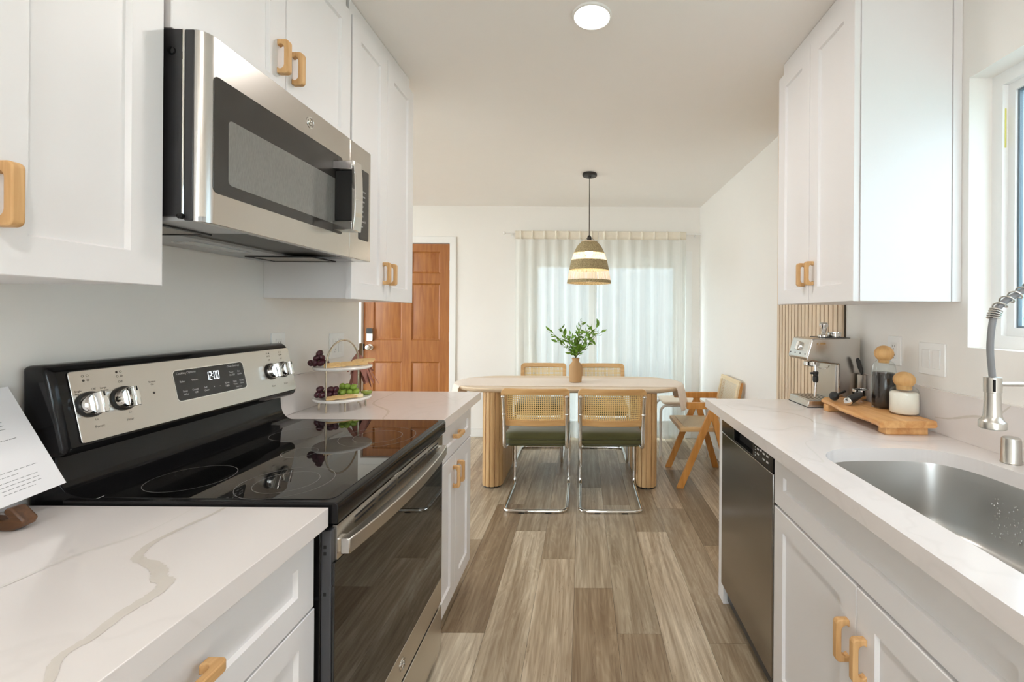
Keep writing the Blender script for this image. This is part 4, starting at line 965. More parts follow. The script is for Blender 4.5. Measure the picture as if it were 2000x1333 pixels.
def vase():
    x, y, z = -0.055, 3.58, TZ+0.0035
    t = thing('vase', 'tan clay bottle vase standing on the table runner', 'vase', (x, y, z))
    prof = [(0.0, 0), (0.044, 0), (0.049, 0.004), (0.054, 0.06), (0.056, 0.11), (0.053, 0.135), (0.042, 0.152), (0.031, 0.162), (0.028, 0.172), (0.029, 0.186), (0.033, 0.197), (0.030, 0.199), (0.024, 0.188), (0.022, 0.165), (0.0, 0.15)]
    build('body', MB().lathe(prof, (x, y, z), 40), pmat('clay', S(178, 142, 100), 0.8, var=0.06, nscale=8, bump=0.15, bscale=200), t)
    b = thing('greenery', 'sprays of green leaves standing in the tan vase', 'branches', (x, y, z+0.16))
    ms = pmat('stem_green', S(92, 96, 50), 0.7); ml = pmat('leaf_green', S(104, 146, 40), 0.45, var=0.35, nscale=9)
    rng = random.Random(11)
    stems = [((-0.215, -0.01, 0.235), 6), ((-0.125, 0.03, 0.255), 6), ((-0.165, -0.04, 0.15), 5), ((-0.05, -0.03, 0.20), 6), ((0.045, 0.02, 0.315), 8), ((0.03, -0.04, 0.245), 7), ((0.115, 0.03, 0.27), 7), ((0.19, 0.0, 0.285), 7), ((0.235, 0.02, 0.245), 6), ((0.105, -0.05, 0.175), 6), ((0.125, -0.03, 0.13), 5), ((-0.02, 0.05, 0.16), 5), ((0.01, 0.0, 0.14), 5), ((-0.1, 0.06, 0.19), 5)]
    for (dx, dy, dz), nl in stems:
        p0 = Vector((x+rng.uniform(-.012, .012), y+rng.uniform(-.012, .012), z+0.155)); p3 = Vector((x+dx, y+dy, z+0.19+dz))
        p1 = Vector((x+dx*0.05, y+dy*0.05, z+0.215)); p2 = p0.lerp(p3, 0.6)+Vector((0, 0, 0.03))
        path = catmull([p0, p1, p2, p3], 8)
        st = build('sprig', MB().tube(path, [0.0022-0.0014*k/(len(path)-1) for k in range(len(path))], 6), ms, b)
        lf = MB()
        for k in range(nl*2+2):
            u = 0.34+0.66*(k+0.5)/(nl*2+2); i = min(int(u*(len(path)-1)), len(path)-2); p = path[i].lerp(path[i+1], u*(len(path)-1)-i)
            T = (path[i+1]-path[i]).normalized(); side = Vector((rng.uniform(-1, 1), rng.uniform(-1, 1), rng.uniform(-0.5, 0.9))).normalized()
            d = (T*0.55+side).normalized(); L = rng.uniform(0.040, 0.064); wd = L*rng.uniform(0.32, 0.44)
            nrm = d.cross(Vector((rng.uniform(-1, 1), rng.uniform(-1, 1), rng.uniform(0.2, 1)))).normalized(); up = d.cross(nrm)
            vv = []
            for q, ww in ((0, 0.08), (0.2, 0.7), (0.45, 1.0), (0.7, 0.75), (0.88, 0.35), (1.0, 0.02)):
                c = p+d*L*q+up*(0.006*math.sin(q*PI))
                vv += [c+nrm*wd/2*ww+up*0.0025*ww, c, c-nrm*wd/2*ww+up*0.0025*ww]
            lf.add(vv, [(3*a+c_, 3*a+c_+1, 3*a+c_+4, 3*a+c_+3) for a in range(5) for c_ in (0, 1)])
        build('leaves', lf, ml, st, smooth=60)
vase()

# ------------------------------------------------------------------ dining: cantilever cane chairs
M_beech = wood('beech_frame', S(196, 150, 94), S(216, 174, 120), 'x', 10, 0.4)
M_cane = holed('woven_cane', S(222, 190, 128), 0.0139, 0.0139, 0.30)
M_velvet = pmat('olive_velvet', S(74, 71, 32), 0.8, var=0.2, nscale=12, sheen=0.5)
def cesca(loc, rot, label):
    t = thing('dining_chair', label, 'chair', (0, 0, 0), 'cantilever cane back dining chairs around the table')
    hw = 0.208; r = 0.0125
    side = lambda s_: [(s_*hw, -0.293, 0.792), (s_*hw, -0.240, 0.60), (s_*hw, -0.232, 0.424), (s_*hw, 0.245, 0.424), (s_*hw, 0.245, r), (s_*hw, -0.240, r)]
    pts = side(1)+list(reversed(side(-1)))
    path = smooth_path(pts, [0.10, 0.06, 0.065, 0.065, 0.055, 0.055, 0.065, 0.065, 0.06, 0.10], 7)
    build('tube_frame', MB().tube(path, r, 12), M_chrome, t)
    # seat cushion with a piped waist
    P = lambda k, z: [(x, y, z) for x, y in rrect(-0.218+k, 0.218-k, -0.205+k, 0.250-k, 0.045, 6)]
    cs = MB().loft([P(0.02, 0.4375), P(0.004, 0.443), P(0.0, 0.457), P(0.001, 0.468), P(0.007, 0.4725), P(0.001, 0.477), P(-0.001, 0.490), P(0.003, 0.508), P(0.014, 0.519), P(0.035, 0.524), P(0.09, 0.527)])
    cu = build('seat_cushion', cs, M_velvet, t, smooth=60)
    build('seat_base', MB().prism(rrect(-0.195, 0.195, -0.19, 0.23, 0.03), 'xy', 0.430, 0.438), M_velvet, t)
    # curved back frame
    def mp(x, z, d):
        tt = (z-0.578)/0.254
        return (x, -0.217-0.054*tt-0.028*(1-(x/0.225)**2)+d, z)
    def ring_dense(x0, x1, z0, z1, rad):
        R = rrect(x0, x1, z0, z1, rad, 6); out = []
        for i in range(len(R)):
            a, b = R[i], R[(i+1) % len(R)]; L = math.dist(a, b); n = 14 if L > 0.1 else 1
            for k in range(n): out.append((a[0]+(b[0]-a[0])*k/n, a[1]+(b[1]-a[1])*k/n))
        return out
    o = ring_dense(-0.225, 0.225, 0.578, 0.834, 0.032); i_ = ring_dense(-0.188, 0.188, 0.618, 0.797, 0.012)
    th = 0.0125
    rings = [[mp(x, z, -th) for x, z in i_], [mp(x, z, -th) for x, z in o], [mp(x, z, th) for x, z in o], [mp(x, z, th) for x, z in i_]]
    rings.append(rings[0])
    bk = build('backrest', MB().loft(rings, True, False, False), M_beech, t, bevel=0.004, seg=3, smooth=50)
    cv = []; nx, nz = 16, 6
    for a in range(nz+1):
        for b in range(nx+1): cv.append(mp(-0.192+0.384*b/nx, 0.613+0.189*a/nz, 0.0))
    build('cane_panel', MB().add(cv, [(a*(nx+1)+b, a*(nx+1)+b+1, (a+1)*(nx+1)+b+1, (a+1)*(nx+1)+b) for a in range(nz) for b in range(nx)]), M_cane, bk, smooth=80)
    for s_ in (-1, 1):
        for z in (0.782, 0.66):
            yy = -0.293+0.053*(0.792-z)/0.192
            build('back_clip', MB().ball((s_*hw, yy, z), (0.0155, 0.0155, 0.013), 12, 8), M_chrome, t)
        build('glide', MB().box(s_*0.09-0.02, s_*0.09+0.02, -0.252, -0.228, 0.0, 0.006), M_blackpl, t)
    t.location = loc; t.rotation_euler = (0, 0, rot)
    return t
ch = cesca((-0.307, 3.13, 0), 0, 'near left cane back chair with olive velvet seat, back turned to the kitchen')
for loc, rot, lb in (((0.198, 3.13, 0), 0, 'near right cane back chair with olive velvet seat, back turned to the kitchen'),
                     ((-0.383, 4.060, 0), PI, 'far left cane back chair facing the kitchen behind the table'),
                     ((0.192, 4.060, 0), PI, 'far right cane back chair facing the kitchen, partly hidden by the vase')):
    c = copy_tree(ch); c.location = loc; c.rotation_euler = (0, 0, rot); c['label'] = lb

# ------------------------------------------------------------------ dining: slatted-leg wooden armchair
def armchair():
    t = thing('armchair', 'honey wooden armchair with cane seat and A shaped legs beside the right wall', 'chair', (0.98, 3.55, 0))
    mw = wood('honey_teak', S(188, 126, 58), S(212, 152, 82), 'z', 12, 0.4)
    mc = holed('cane_seat', S(216, 200, 170), 0.010, 0.010, 0.22, plane='xy')
    mb_ = holed('cane_back', S(226, 214, 190), 0.012, 0.012, 0.26, plane='yz')
    def beam(name, a, b, wx, wy, parent=t, mat=mw):
        """square-cut slanted leg in the x-z plane; ends stay horizontal"""
        y = a[1]; mb = MB()
        r0 = [(a[0]-wx, y-wy, a[2]), (a[0]+wx, y-wy, a[2]), (a[0]+wx, y+wy, a[2]), (a[0]-wx, y+wy, a[2])]
        r1 = [(b[0]-wx, y-wy, b[2]), (b[0]+wx, y-wy, b[2]), (b[0]+wx, y+wy, b[2]), (b[0]-wx, y+wy, b[2])]
        return build(name, mb.loft([r0, r1]), mat, parent, bevel=0.003)
    for y in (3.325, 3.785):
        beam('leg', (0.752, y, 0), (1.000, y, 0.606), 0.026, 0.013)
        beam('leg', (1.165, y+0.001, 0), (0.992, y+0.001, 0.6055), 0.026, 0.0125)
        build('armrest', MB().prism([(0.80, 0.606), (1.20, 0.606), (1.20, 0.655), (0.80, 0.655)], 'xz', y-0.016, y+0.016), mw, t, bevel=0.003)
    # seat
    fr = wall_mesh('z', 0.425, 0.455, 0.757, 1.19, 3.342, 3.768, [(0.797, 1.15, 3.382, 3.728)])
    sf = build('seat_frame', fr, wood('seat_rail', S(206, 168, 116), S(222, 188, 140), 'x', 12, 0.45), t, bevel=0.003)
    build('cane_seat', MB().box(0.795, 1.152, 3.380, 3.730, 0.4555, 0.4575), mc, sf, smooth=0)
    # back: two posts and a caned panel leaning to the wall
    for y in (3.352, 3.758):
        mb = MB(); r0 = [(1.142, y-0.012, 0.43), (1.174, y-0.012, 0.43), (1.174, y+0.012, 0.43), (1.142, y+0.012, 0.43)]; r1 = [(1.215, y-0.012, 0.80), (1.240, y-0.012, 0.80), (1.240, y+0.012, 0.80), (1.215, y+0.012, 0.80)]
        build('back_post', mb.loft([r0, r1]), mw, t, bevel=0.003)
    def bx(z): return 1.142+0.073*(z-0.43)/0.37
    def ring(y0, y1, z0, z1, d): return [(bx(z0)+d, y0, z0), (bx(z0)+d, y1, z0), (bx(z1)+d, y1, z1), (bx(z1)+d, y0, z1)]
    rg = [ring(3.375, 3.735, 0.585, 0.785, -0.014), ring(3.34, 3.77, 0.552, 0.815, -0.014), ring(3.34, 3.77, 0.552, 0.815, 0.004), ring(3.375, 3.735, 0.585, 0.785, 0.004)]
    rg.append(rg[0])
    bk = build('backrest', MB().loft(rg, True, False, False), wood('pale_rail', S(226, 204, 164), S(238, 220, 186), 'y', 12, 0.45), t, bevel=0.003)
    build('cane_panel', MB().add(ring(3.372, 3.738, 0.582, 0.788, -0.006), [(0, 1, 2, 3)]), mb_, bk, smooth=0)
armchair()

def stool():
    t = thing('bench', 'low white bench with rounded tubular legs behind the armchair, by the curtain', 'bench', (0.95, 4.20, 0))
    mt = pmat('white_tube', S(226, 222, 216), 0.35)
    for y in (4.06, 4.34):
        build('leg_frame', MB().tube(smooth_path([(0.735, y, 0.0), (0.735, y, 0.478), (1.165, y, 0.478), (1.165, y, 0.0)], 0.07, 8), 0.012, 12), mt, t)
    build('seat', MB().rprism(0.755, 1.145, 4.04, 4.36, 0.03, 'xy', 0.4905, 0.515), pmat('cream_pad', S(228, 216, 200), 0.8), t, bevel=0.008, seg=3)
stool()

# ------------------------------------------------------------------ pendant lamp
def pendant():
    x, y = 0.05, 3.58; z0, z1 = 1.578, 1.925
    t = thing('pendant_lamp', 'woven bell shaped pendant lamp hanging over the dining table', 'pendant lamp', (x, y, CEIL))
    mb_ = pmat('bronze_black', (0.03, 0.027, 0.025, 1), 0.4, 0.3)
    build('ceiling_canopy', MB().lathe([(0.058, 0), (0.060, -0.004), (0.060, -0.020), (0.056, -0.024), (0.012, -0.026), (0.009, -0.040), (0.0, -0.042)], (x, y, CEIL-0.0003), 36), mb_, t)
    build('cord', MB().tube([(x, y, CEIL-0.03), (x, y, 1.95)], 0.0045, 8), pmat('grey_cord', S(96, 90, 82), 0.7), t)
    build('socket', MB().lathe([(0.008, 1.972), (0.016, 1.962), (0.020, 1.94), (0.020, 1.895), (0.0, 1.89)], (x, y, 0), 20), mb_, t)
    build('bulb', MB().lathe([(0.013, 1.892), (0.014, 1.878), (0.028, 1.852), (0.032, 1.832), (0.028, 1.812), (0.014, 1.800), (0.0, 1.798)], (x, y, 0), 24), pmat('bulb_glow', (1, 0.9, 0.75, 1), 0.4, emit=(1.0, 0.88, 0.74, 1), estr=6.0), t)
    # bell profile
    pr = [(0.065, 1.918), (0.090, 1.893), (0.110, 1.862), (0.128, 1.822), (0.145, 1.772), (0.157, 1.722), (0.166, 1.677), (0.174, 1.632), (0.180, 1.592), (0.182, 1.578)]
    P = catmull([(r, z, 0) for r, z in pr], 6); P = [(p.x, p.y) for p in P]
    def seg(a, b): return [(r, z) for r, z in P if a-1e-4 <= z <= b+1e-4]
    raf = bpy.data.materials.new('raffia'); raf.use_nodes = True
    nt = raf.node_tree; b = nt.nodes['Principled BSDF']; b.inputs['Roughness'].default_value = 0.85
    tcn = nt.nodes.new('ShaderNodeTexCoord'); wv = nt.nodes.new('ShaderNodeTexWave'); wv.wave_type = 'BANDS'; wv.bands_direction = 'Z'; wv.inputs['Scale'].default_value = 55; wv.inputs['Distortion'].default_value = 3; wv.inputs['Detail'].default_value = 2
    n = nt.nodes.new('ShaderNodeTexNoise'); n.inputs['Scale'].default_value = 130
    nt.links.new(tcn.outputs['Object'], wv.inputs['Vector']); nt.links.new(tcn.outputs['Object'], n.inputs['Vector'])
    r = nt.nodes.new('ShaderNodeValToRGB'); r.color_ramp.elements[0].color = S(136, 120, 86); r.color_ramp.elements[1].color = S(190, 172, 132); r.color_ramp.elements[0].position = .3; r.color_ramp.elements[1].position = .7
    nt.links.new(n.outputs['Fac'], r.inputs[0]); nt.links.new(r.outputs[0], b.inputs['Base Color'])
    bp = nt.nodes.new('ShaderNodeBump'); bp.inputs['Strength'].default_value = 0.5; bp.inputs['Distance'].default_value = 0.003
    nt.links.new(wv.outputs['Fac'], bp.inputs['Height']); nt.links.new(bp.outputs[0], b.inputs['Normal'])
    sh = None
    th = 0.004
    for a, c in ((1.822, 1.919), (1.678, 1.768), (1.577, 1.592+0.012)):
        s_ = seg(a, c); body = MB().lathe(s_+[(r_-th, z) for r_, z in reversed(s_)]+[s_[0]], (x, y, 0), 64, cap=False)
        o = build('shade_band' if sh else 'lamp_shade', body, raf, sh or t, smooth=70)
        sh = sh or o
    # open weave: vertical strands with a few hoops
    lw = sheer('open_weave', S(232, 212, 188), 0.22, 0.45)
    rng = random.Random(2)
    for a, c, N in ((1.764, 1.826, 96), (1.602, 1.682, 110)):
        s_ = seg(a, c); mb = MB()
        for k in range(N):
            an = 2*PI*(k+rng.uniform(-.3, .3))/N; wd = rng.uniform(0.45, 0.85)*2*PI/N/2
            v = []
            for r_, z in s_:
                for q in (-wd, wd): v.append((x+(r_-0.002)*math.cos(an+q), y+(r_-0.002)*math.sin(an+q), z))
            mb.add(v, [(2*i, 2*i+1, 2*i+3, 2*i+2) for i in range(len(s_)-1)])
        build('open_weave_band', mb, lw, sh, smooth=0)
    build('top_fitter', MB().tube([(x+0.064*math.cos(2*PI*k/32), y+0.064*math.sin(2*PI*k/32), 1.9205) for k in range(32)], 0.003, 6, True), pmat('pale_wire', S(226, 206, 180), 0.6), sh)
    for k in range(3):
        an = 2*PI*k/3+0.4
        build('hanger_wire', MB().tube([(x+0.018*math.cos(an), y+0.018*math.sin(an), 1.955), (x+0.064*math.cos(an), y+0.064*math.sin(an), 1.9205)], 0.0018, 6), mb_, sh)
    l = bpy.data.lights.new('pendant_bulb', 'POINT'); l.energy = 2.2; l.color = (1.0, 0.86, 0.72); l.shadow_soft_size = 0.034
    o = bpy.data.objects.new('pendant_bulb', l); COL.objects.link(o); o.location = (x, y, 1.77)
pendant()

# ------------------------------------------------------------------ curtains and rod
def curtain(label, x0, x1, np_, seed, flare=0):
    t = thing('sheer_curtain', label, 'curtain', ((x0+x1)/2, 4.59, 2.19), 'sheer curtains over the sliding door')
    rng = random.Random(seed); N = np_*20; y = 4.585
    ph = [rng.uniform(-.5, .5) for _ in range(8)]
    zs = [2.112, 2.10, 2.05, 1.95, 1.8, 1.5, 1.2, 0.9, 0.6, 0.3, 0.12, 0.02]
    def fold(u, z):
        d = min(1, max(0, (2.112-z)/0.5))
        a = u*np_*2*PI
        return (0.009+0.006*d)*math.cos(a)+0.006*d*math.sin(a*0.5+ph[0]+z*0.7)+0.006*d*math.sin(a*1.7+ph[1]+z)
    v = []
    for z in zs:
        for k in range(N+1):
            u = k/N; xx = x0+(x1-x0)*u+0.008*math.sin(u*np_*4*PI+ph[2])*min(1, (2.2-z))
            if flare: xx += flare*max(0, 0.5-z)*u
            v.append((xx, y+fold(u, z), z))
    n = N+1
    body = MB().add(v, [(a*n+b, a*n+b+1, (a+1)*n+b+1, (a+1)*n+b) for a in range(len(zs)-1) for b in range(N)])
    build('drape', body, sheer('sheer_voile', S(230, 230, 224), 0.20, 0.05), t, smooth=80)
    v = []
    for z in (2.200, 2.19, 2.15, 2.113):
        for k in range(N+1):
            u = k/N; a = (u*np_) % 1.0
            p = 0.020*math.exp(-((a-0.5)/0.05)**2)
            v.append((x0+(x1-x0)*u, y-0.003-p, z))
    hd = MB().add(v, [(a*n+b, a*n+b+1, (a+1)*n+b+1, (a+1)*n+b) for a in range(3) for b in range(N)])
    o = build('pleated_header', hd, pmat('header_linen', S(232, 224, 208), 0.85, var=0.05, nscale=60), t, smooth=60)
    so = o.modifiers.new('thickness', 'SOLIDIFY'); so.thickness = 0.003
curtain('left sheer white curtain panel, nearer the wooden door', -0.715, 0.155, 7, 3)
curtain('right sheer white curtain panel, nearer the right wall', 0.160, 1.085, 7, 9)
t = thing('curtain_rod', 'thin white curtain rod above the sliding door', 'curtain rod', (0.2, 4.6, 2.185))
build('rod', MB().tube([(-0.82, 4.612, 2.182), (1.249, 4.612, 2.182)], 0.008, 10), M_trim, t)
build('finial', MB().ball((-0.835, 4.612, 2.182), 0.017, 14, 10), M_trim, t)
for bx_ in (-0.76, 1.20):
    build('bracket', MB().box(bx_-0.008, bx_+0.008, 4.605, FARY-0.0005, 2.170, 2.176).box(bx_-0.012, bx_+0.012, FARY-0.006, FARY-0.0005, 2.15, 2.21), M_trim, t)

# ------------------------------------------------------------------ slatted wall panel
def slats():
    t = thing('slat_panel', 'vertical light wood slat wall panel behind the coffee machine', 'wall panel', (XR, 2.42, 0))
    y0, y1 = 2.072, 2.77
    build('backing', MB().box(XR-0.0065, XR-0.0005, y0, y1, 0.0, CEIL-0.003), pmat('dark_felt', S(84, 72, 60), 0.95), t, smooth=0)
    ms = wood('slat_oak', S(214, 190, 160), S(232, 212, 186), 'z', 12, 0.5)
    n = 18; p = (y1-y0)/n
    for k in range(n):
        build('slat', MB().box(XR-0.019, XR-0.0062, y0+k*p+0.005, y0+(k+1)*p-0.005, 0.0, CEIL-0.003), ms, t, smooth=0)
slats()

# ------------------------------------------------------------------ outlets and switches
def wall_plate(name, label, cat, x, sx, yc, zc, w_, h, kind):
    t = thing(name, label, cat, (x, yc, zc))
    build('cover_plate', MB().prism(rrect(yc-w_/2, yc+w_/2, zc-h/2, zc+h/2, 0.004), 'yz', x, x+sx*0.006), M_plate, t, bevel=0.0015)
    def dec(yy, k):
        r = build('rocker' if k == 's' else 'receptacle', MB().box(x+sx*0.0055, x+sx*(0.0085 if k == 's' else 0.0072), yy-0.0165, yy+0.0165, zc-0.033, zc+0.033), pmat('white_insert', S(234, 234, 232), 0.3), t, bevel=0.0012)
        if k == 'o':
            for dz in (0.018, -0.018):
                for dy in (-0.006, 0.006): build('slot', MB().box(x+sx*0.0070, x+sx*0.0076, yy+dy-0.0011, yy+dy+0.0011, zc+dz-0.004, zc+dz+0.005), pmat('slot_grey', S(110, 108, 104), 0.8), r, smooth=0)
                build('ground_hole', MB().box(x+sx*0.0070, x+sx*0.0076, yy-0.002, yy+0.002, zc+dz-0.013, zc+dz-0.009), pmat('slot_grey', S(110, 108, 104), 0.8), r, smooth=0)
    ks = kind
    for i, k in enumerate(ks): dec(yc+(i-(len(ks)-1)/2)*0.046, k)
wall_plate('light_switch', 'white double rocker light switch plate left of the kitchen window', 'light switch', XR-0.0005, -1, 1.558, 1.170, 0.117, 0.115, 'ss')
wall_plate('wall_outlet', 'white wall outlet behind the tall jar on the right wall', 'outlet', XR-0.0005, -1, 1.745, 1.185, 0.072, 0.115, 'o')
wall_plate('wall_outlet', 'white wall outlet peeking above the range control panel', 'outlet', XL+0.0005, 1, 1.675, 1.185, 0.075, 0.115, 'o')
wall_plate('wall_outlet', 'white double wall outlet behind the tiered stand', 'outlet', XL+0.0005, 1, 2.075, 1.165, 0.118, 0.118, 'os')

# ------------------------------------------------------------------ coffee corner
def coffee_machine():
    ya, yb = 1.930, 2.104; xb = 1.236
    t = thing('coffee_machine', 'brushed steel espresso machine beside the slat wall panel', 'coffee machine', (1.12, 2.02, CT))
    ms = pmat('machine_steel', (0.66, 0.63, 0.59, 1), 0.24, 1.0, var=0.05, nscale=14, rvar=0.05)
    body = [(1.135, 0.940), (xb, 0.940), (xb, 1.222), (1.030, 1.222), (1.020, 1.218), (1.015, 1.21), (0.994, 1.134), (0.998, 1.126), (1.006, 1.122), (1.060, 1.112), (1.135, 1.106)]
    build('housing', MB().prism(body, 'xz', ya, yb), ms, t, bevel=0.006, seg=3)
    build('base', MB().prism([(1.0, CT+0.001), (xb, CT+0.001), (xb, 0.946), (1.10, 0.946), (1.005, 0.946)], 'xz', ya, yb), ms, t, bevel=0.003)
    build('base_seam', MB().box(0.999, xb, ya-0.0006, yb+0.0006, CT+0.0005, CT+0.0035), M_blackpl, t, smooth=0)
    pl = build('front_panel', MB().loft([[(1.0185, ya+0.008, 1.214), (1.0185, yb-0.008, 1.214), (0.997, yb-0.008, 1.136), (0.997, ya+0.008, 1.136)], [(1.0155, ya+0.008, 1.215), (1.0155, yb-0.008, 1.215), (0.994, yb-0.008, 1.137), (0.994, ya+0.008, 1.137)]]), pmat('panel_light_steel', (0.72, 0.71, 0.68, 1), 0.2, 0.9), t)
    kn = Vector((-0.964, 0, 0.266)); kv = Vector((0.266, 0, 0.964)); Rm = Matrix((SU, kv, kn)).transposed()
    if Rm.determinant() < 0: Rm = Matrix((-SU, kv, kn)).transposed()
    kb = build('selector_knob', MB().lathe([(0.022, 0), (0.021, 0.010), (0.018, 0.012), (0, 0.012)], (1.008, 2.018, 1.182), 28, Rm), M_chrome, pl)
    g_ = MB(); c = Vector((1.008, 2.018, 1.182))
    g_.loft([[tuple(c+SU*u*0.006+kv*s_*0.02+kn*0.011) for u, s_ in ((-1, -1), (1, -1), (1, 1), (-1, 1))], [tuple(c+SU*u*0.004+kv*s_*0.018+kn*0.022) for u, s_ in ((-1, -1), (1, -1), (1, 1), (-1, 1))]])
    build('knob_grip', g_, M_chrome, kb, bevel=0.001)
    for k in range(4):
        c = Vector((0.9985, 1.95+0.045*k, 1.150)); build('indicator', MB().lathe([(0.003, 0), (0.003, 0.001), (0, 0.0012)], c+kn*0.0015, 10, Rm), M_greymet, pl)
    tr = build('drip_tray', MB().box(1.008, 1.128, ya+0.006, yb-0.006, 0.9455, 0.9485), M_nickel, t, bevel=0.001)
    hl = MB()
    for a in range(6):
        for b in range(9): hl.box(1.018+a*0.019, 1.027+a*0.019, ya+0.016+b*0.0165, ya+0.024+b*0.0165, 0.9485, 0.9489)
    build('tray_hole', hl, M_dark, tr, smooth=0)
    gh = build('group_head', MB().lathe([(0.034, 1.110), (0.034, 1.094), (0.030, 1.090), (0.0, 1.089)], (1.065, 2.02, 0), 28), M_chrome, t)
    build('rear_panel', MB().box(1.128, 1.136, ya+0.010, yb-0.010, 0.947, 1.106), M_nickel, t, bevel=0.001)
    st = build('steam_wand', MB().tube(smooth_path([(1.040, ya+0.03, 1.118), (1.040, ya+0.012, 1.10), (1.040, ya+0.010, 1.03), (1.040, ya+0.014, 0.962)], 0.02), 0.006, 12), M_chrome, t)
    build('wand_grip', MB().lathe([(0.008, 1.056), (0.0115, 1.052), (0.0120, 1.034), (0.009, 1.026)], (1.040, ya+0.010, 0), 18), M_blackpl, st)
    build('wand_collar', MB().lathe([(0.010, 1.075), (0.0125, 1.070), (0.010, 1.056)], (1.040, ya+0.010, 0), 16).box(1.018, 1.038, ya+0.004, ya+0.016, 1.062, 1.070), M_blackpl, st)
    build('brew_lever', MB().tube(catmull([(1.052, ya+0.012, 1.092), (1.068, ya-0.004, 1.087), (1.09, ya-0.002, 1.094), (1.103, ya+0.014, 1.102)], 5), 0.0022, 8), M_chrome, st)
    bd = MB()
    for u0, u1, z_ in ((1.038, 1.046, 1.198), (1.052, 1.078, 1.199)): bd.rprism(u0, u1, z_-0.004, z_+0.004, 0.0035, 'xz', ya-0.0012, ya)
    build('badge', bd, M_chrome, t)
    build('cup_rail', MB().rprism(1.085, 1.20, ya+0.012, yb-0.02, 0.01, 'xy', 1.2222, 1.225), M_blackpl, t, bevel=0.0008)
coffee_machine()
tag(build('tamper', MB().lathe([(0.0, 0), (0.022, 0), (0.0225, 0.010), (0.012, 0.014), (0.009, 0.020), (0.012, 0.034), (0.018, 0.052), (0.0185, 0.060), (0.014, 0.066), (0.0, 0.067)], (1.100, 1.985, 1.2255), 28), M_chrome), 'small chrome coffee tamper standing on the espresso machine', 'tamper')
tag(build('filter_basket', MB().lathe([(0.0, 0.0), (0.026, 0.0), (0.027, 0.018), (0.030, 0.0195), (0.030, 0.0215), (0.0265, 0.0215), (0.0255, 0.004), (0.0, 0.003)], (1.152, 1.990, 1.2255), 32), M_chrome), 'shallow steel filter basket on top of the espresso machine', 'filter basket')

def cup_and_spoon():
    x, y = 1.2215, 1.902
    z = CT+0.0005
    tag(build('steel_cup', MB().lathe([(0.0, 0), (0.016, 0), (0.0175, 0.003), (0.0178, 0.150), (0.0185, 0.153), (0.0170, 0.153), (0.0165, 0.004), (0.0, 0.003)], (x, y, z), 28), M_nickel), 'slim steel cup tucked between espresso machine and tall jar', 'cup')
    t = thing('spoon', 'black plastic spoon leaning in the steel cup', 'spoon', (x, y, z))
    build('handle', MB().tube([(x+0.006, y, z+0.006), (x-0.004, y-0.004, z+0.160)], 0.004, 8), M_blackpl, t)
    hd = MB().loft([[(x-0.008+a_, y-0.004-h_, z+zz), (x-0.008+a_, y-0.004+h_, z+zz), (x-0.003+a_, y-0.004+h_, z+zz+0.001), (x-0.003+a_, y-0.004-h_, z+zz+0.001)] for a_, h_, zz in ((0.003, 0.006, 0.155), (-0.004, 0.015, 0.180), (-0.014, 0.013, 0.215), (-0.016, 0.003, 0.225))])
    build('bowl', hd, M_blackpl, t, bevel=0.001)
cup_and_spoon()

M_acacia = wood('acacia', S(196, 136, 78), S(228, 180, 122), 'y', 9, 0.4, c3=S(150, 92, 50))
def riser():
    t = thing('serving_board', 'raised live edge wooden serving board beside the espresso machine', 'board', (1.12, 1.67, CT))
    rng = random.Random(4); ys = [1.480+(1.905-1.480)*k/26 for k in range(27)]
    zt, zb = 0.9655, 0.9415
    rings = []
    for k, y in enumerate(ys):
        u = k/26; xl = 1.012+0.030*u+0.006*math.sin(u*9)+rng.uniform(-.002, .002); xr = 1.206+0.004*math.sin(u*7+1)-0.035*u**6
        bow = 0.0
        rings.append([(xl+0.004+rng.uniform(0, .006), y, zb), (xr-0.004, y, zb), (xr, y, zb+0.006), (xr-0.002, y, zt-0.002), (xr-0.005, y, zt), (xl+0.018+rng.uniform(0, .010), y, zt), (xl+0.004, y, zt-0.008), (xl, y, zb+0.007)])
    build('slab', MB().loft(rings), M_acacia, t, smooth=30)
    for y0, y1 in ((1.495, 1.535), (1.85, 1.885)): build('foot', MB().box(1.045, 1.190, y0, y1, CT+0.0005, zb+0.0003), M_acacia, t, bevel=0.002)
riser()
ZB = 0.966
M_clear = glass_pane('clear_glass', (0.95, 0.97, 0.965, 1), 1.3)
def jar(label, x, y, r, h, neck, fill, fmat, fname, ball, squash, lab2):
    t = thing('jar', label, 'jar', (x, y, ZB))
    p = [(0.0, 0.0), (r-0.006, 0.0), (r, 0.006), (r, h*0.66), (r*0.96, h*0.78), (r*0.84, h*0.90), (neck, h*0.97), (neck, h)]
    q = [(a.x, a.y) for a in catmull([(a, b, 0) for a, b in p], 4)]; q = [(max(a, 0), max(b, 0)) for a, b in q]
    build('glass_body', MB().lathe(q, (x, y, ZB), 44, cap=False), M_clear, t, smooth=70)
    ri = r-0.0025
    f = MB().lathe([(0.0, 0.003), (ri-0.005, 0.003), (ri, 0.008), (ri, fill-0.003), (ri-0.004, fill+0.001), (ri*0.5, fill+0.003), (0.0, fill+0.002)], (x, y, ZB), 44)
    fo = build(fname, f, fmat, t, smooth=60); fo['kind'] = 'stuff'; fo['label'] = lab2
    mw = wood('cork_wood_'+fname, S(204, 156, 98), S(220, 176, 118), 'z', 14, 0.5)
    s_ = MB()
    zc = h+ball*squash*0.66
    s_.ball((x, y, ZB+zc), (ball, ball, ball*squash), 32, 18)
    so = build('wooden_stopper', s_, mw, t)
    build('stopper_plug', MB().lathe([(neck-0.004, h-0.016), (neck-0.002, h), (neck-0.002, h+0.01)], (x, y, ZB), 28), mw, so)
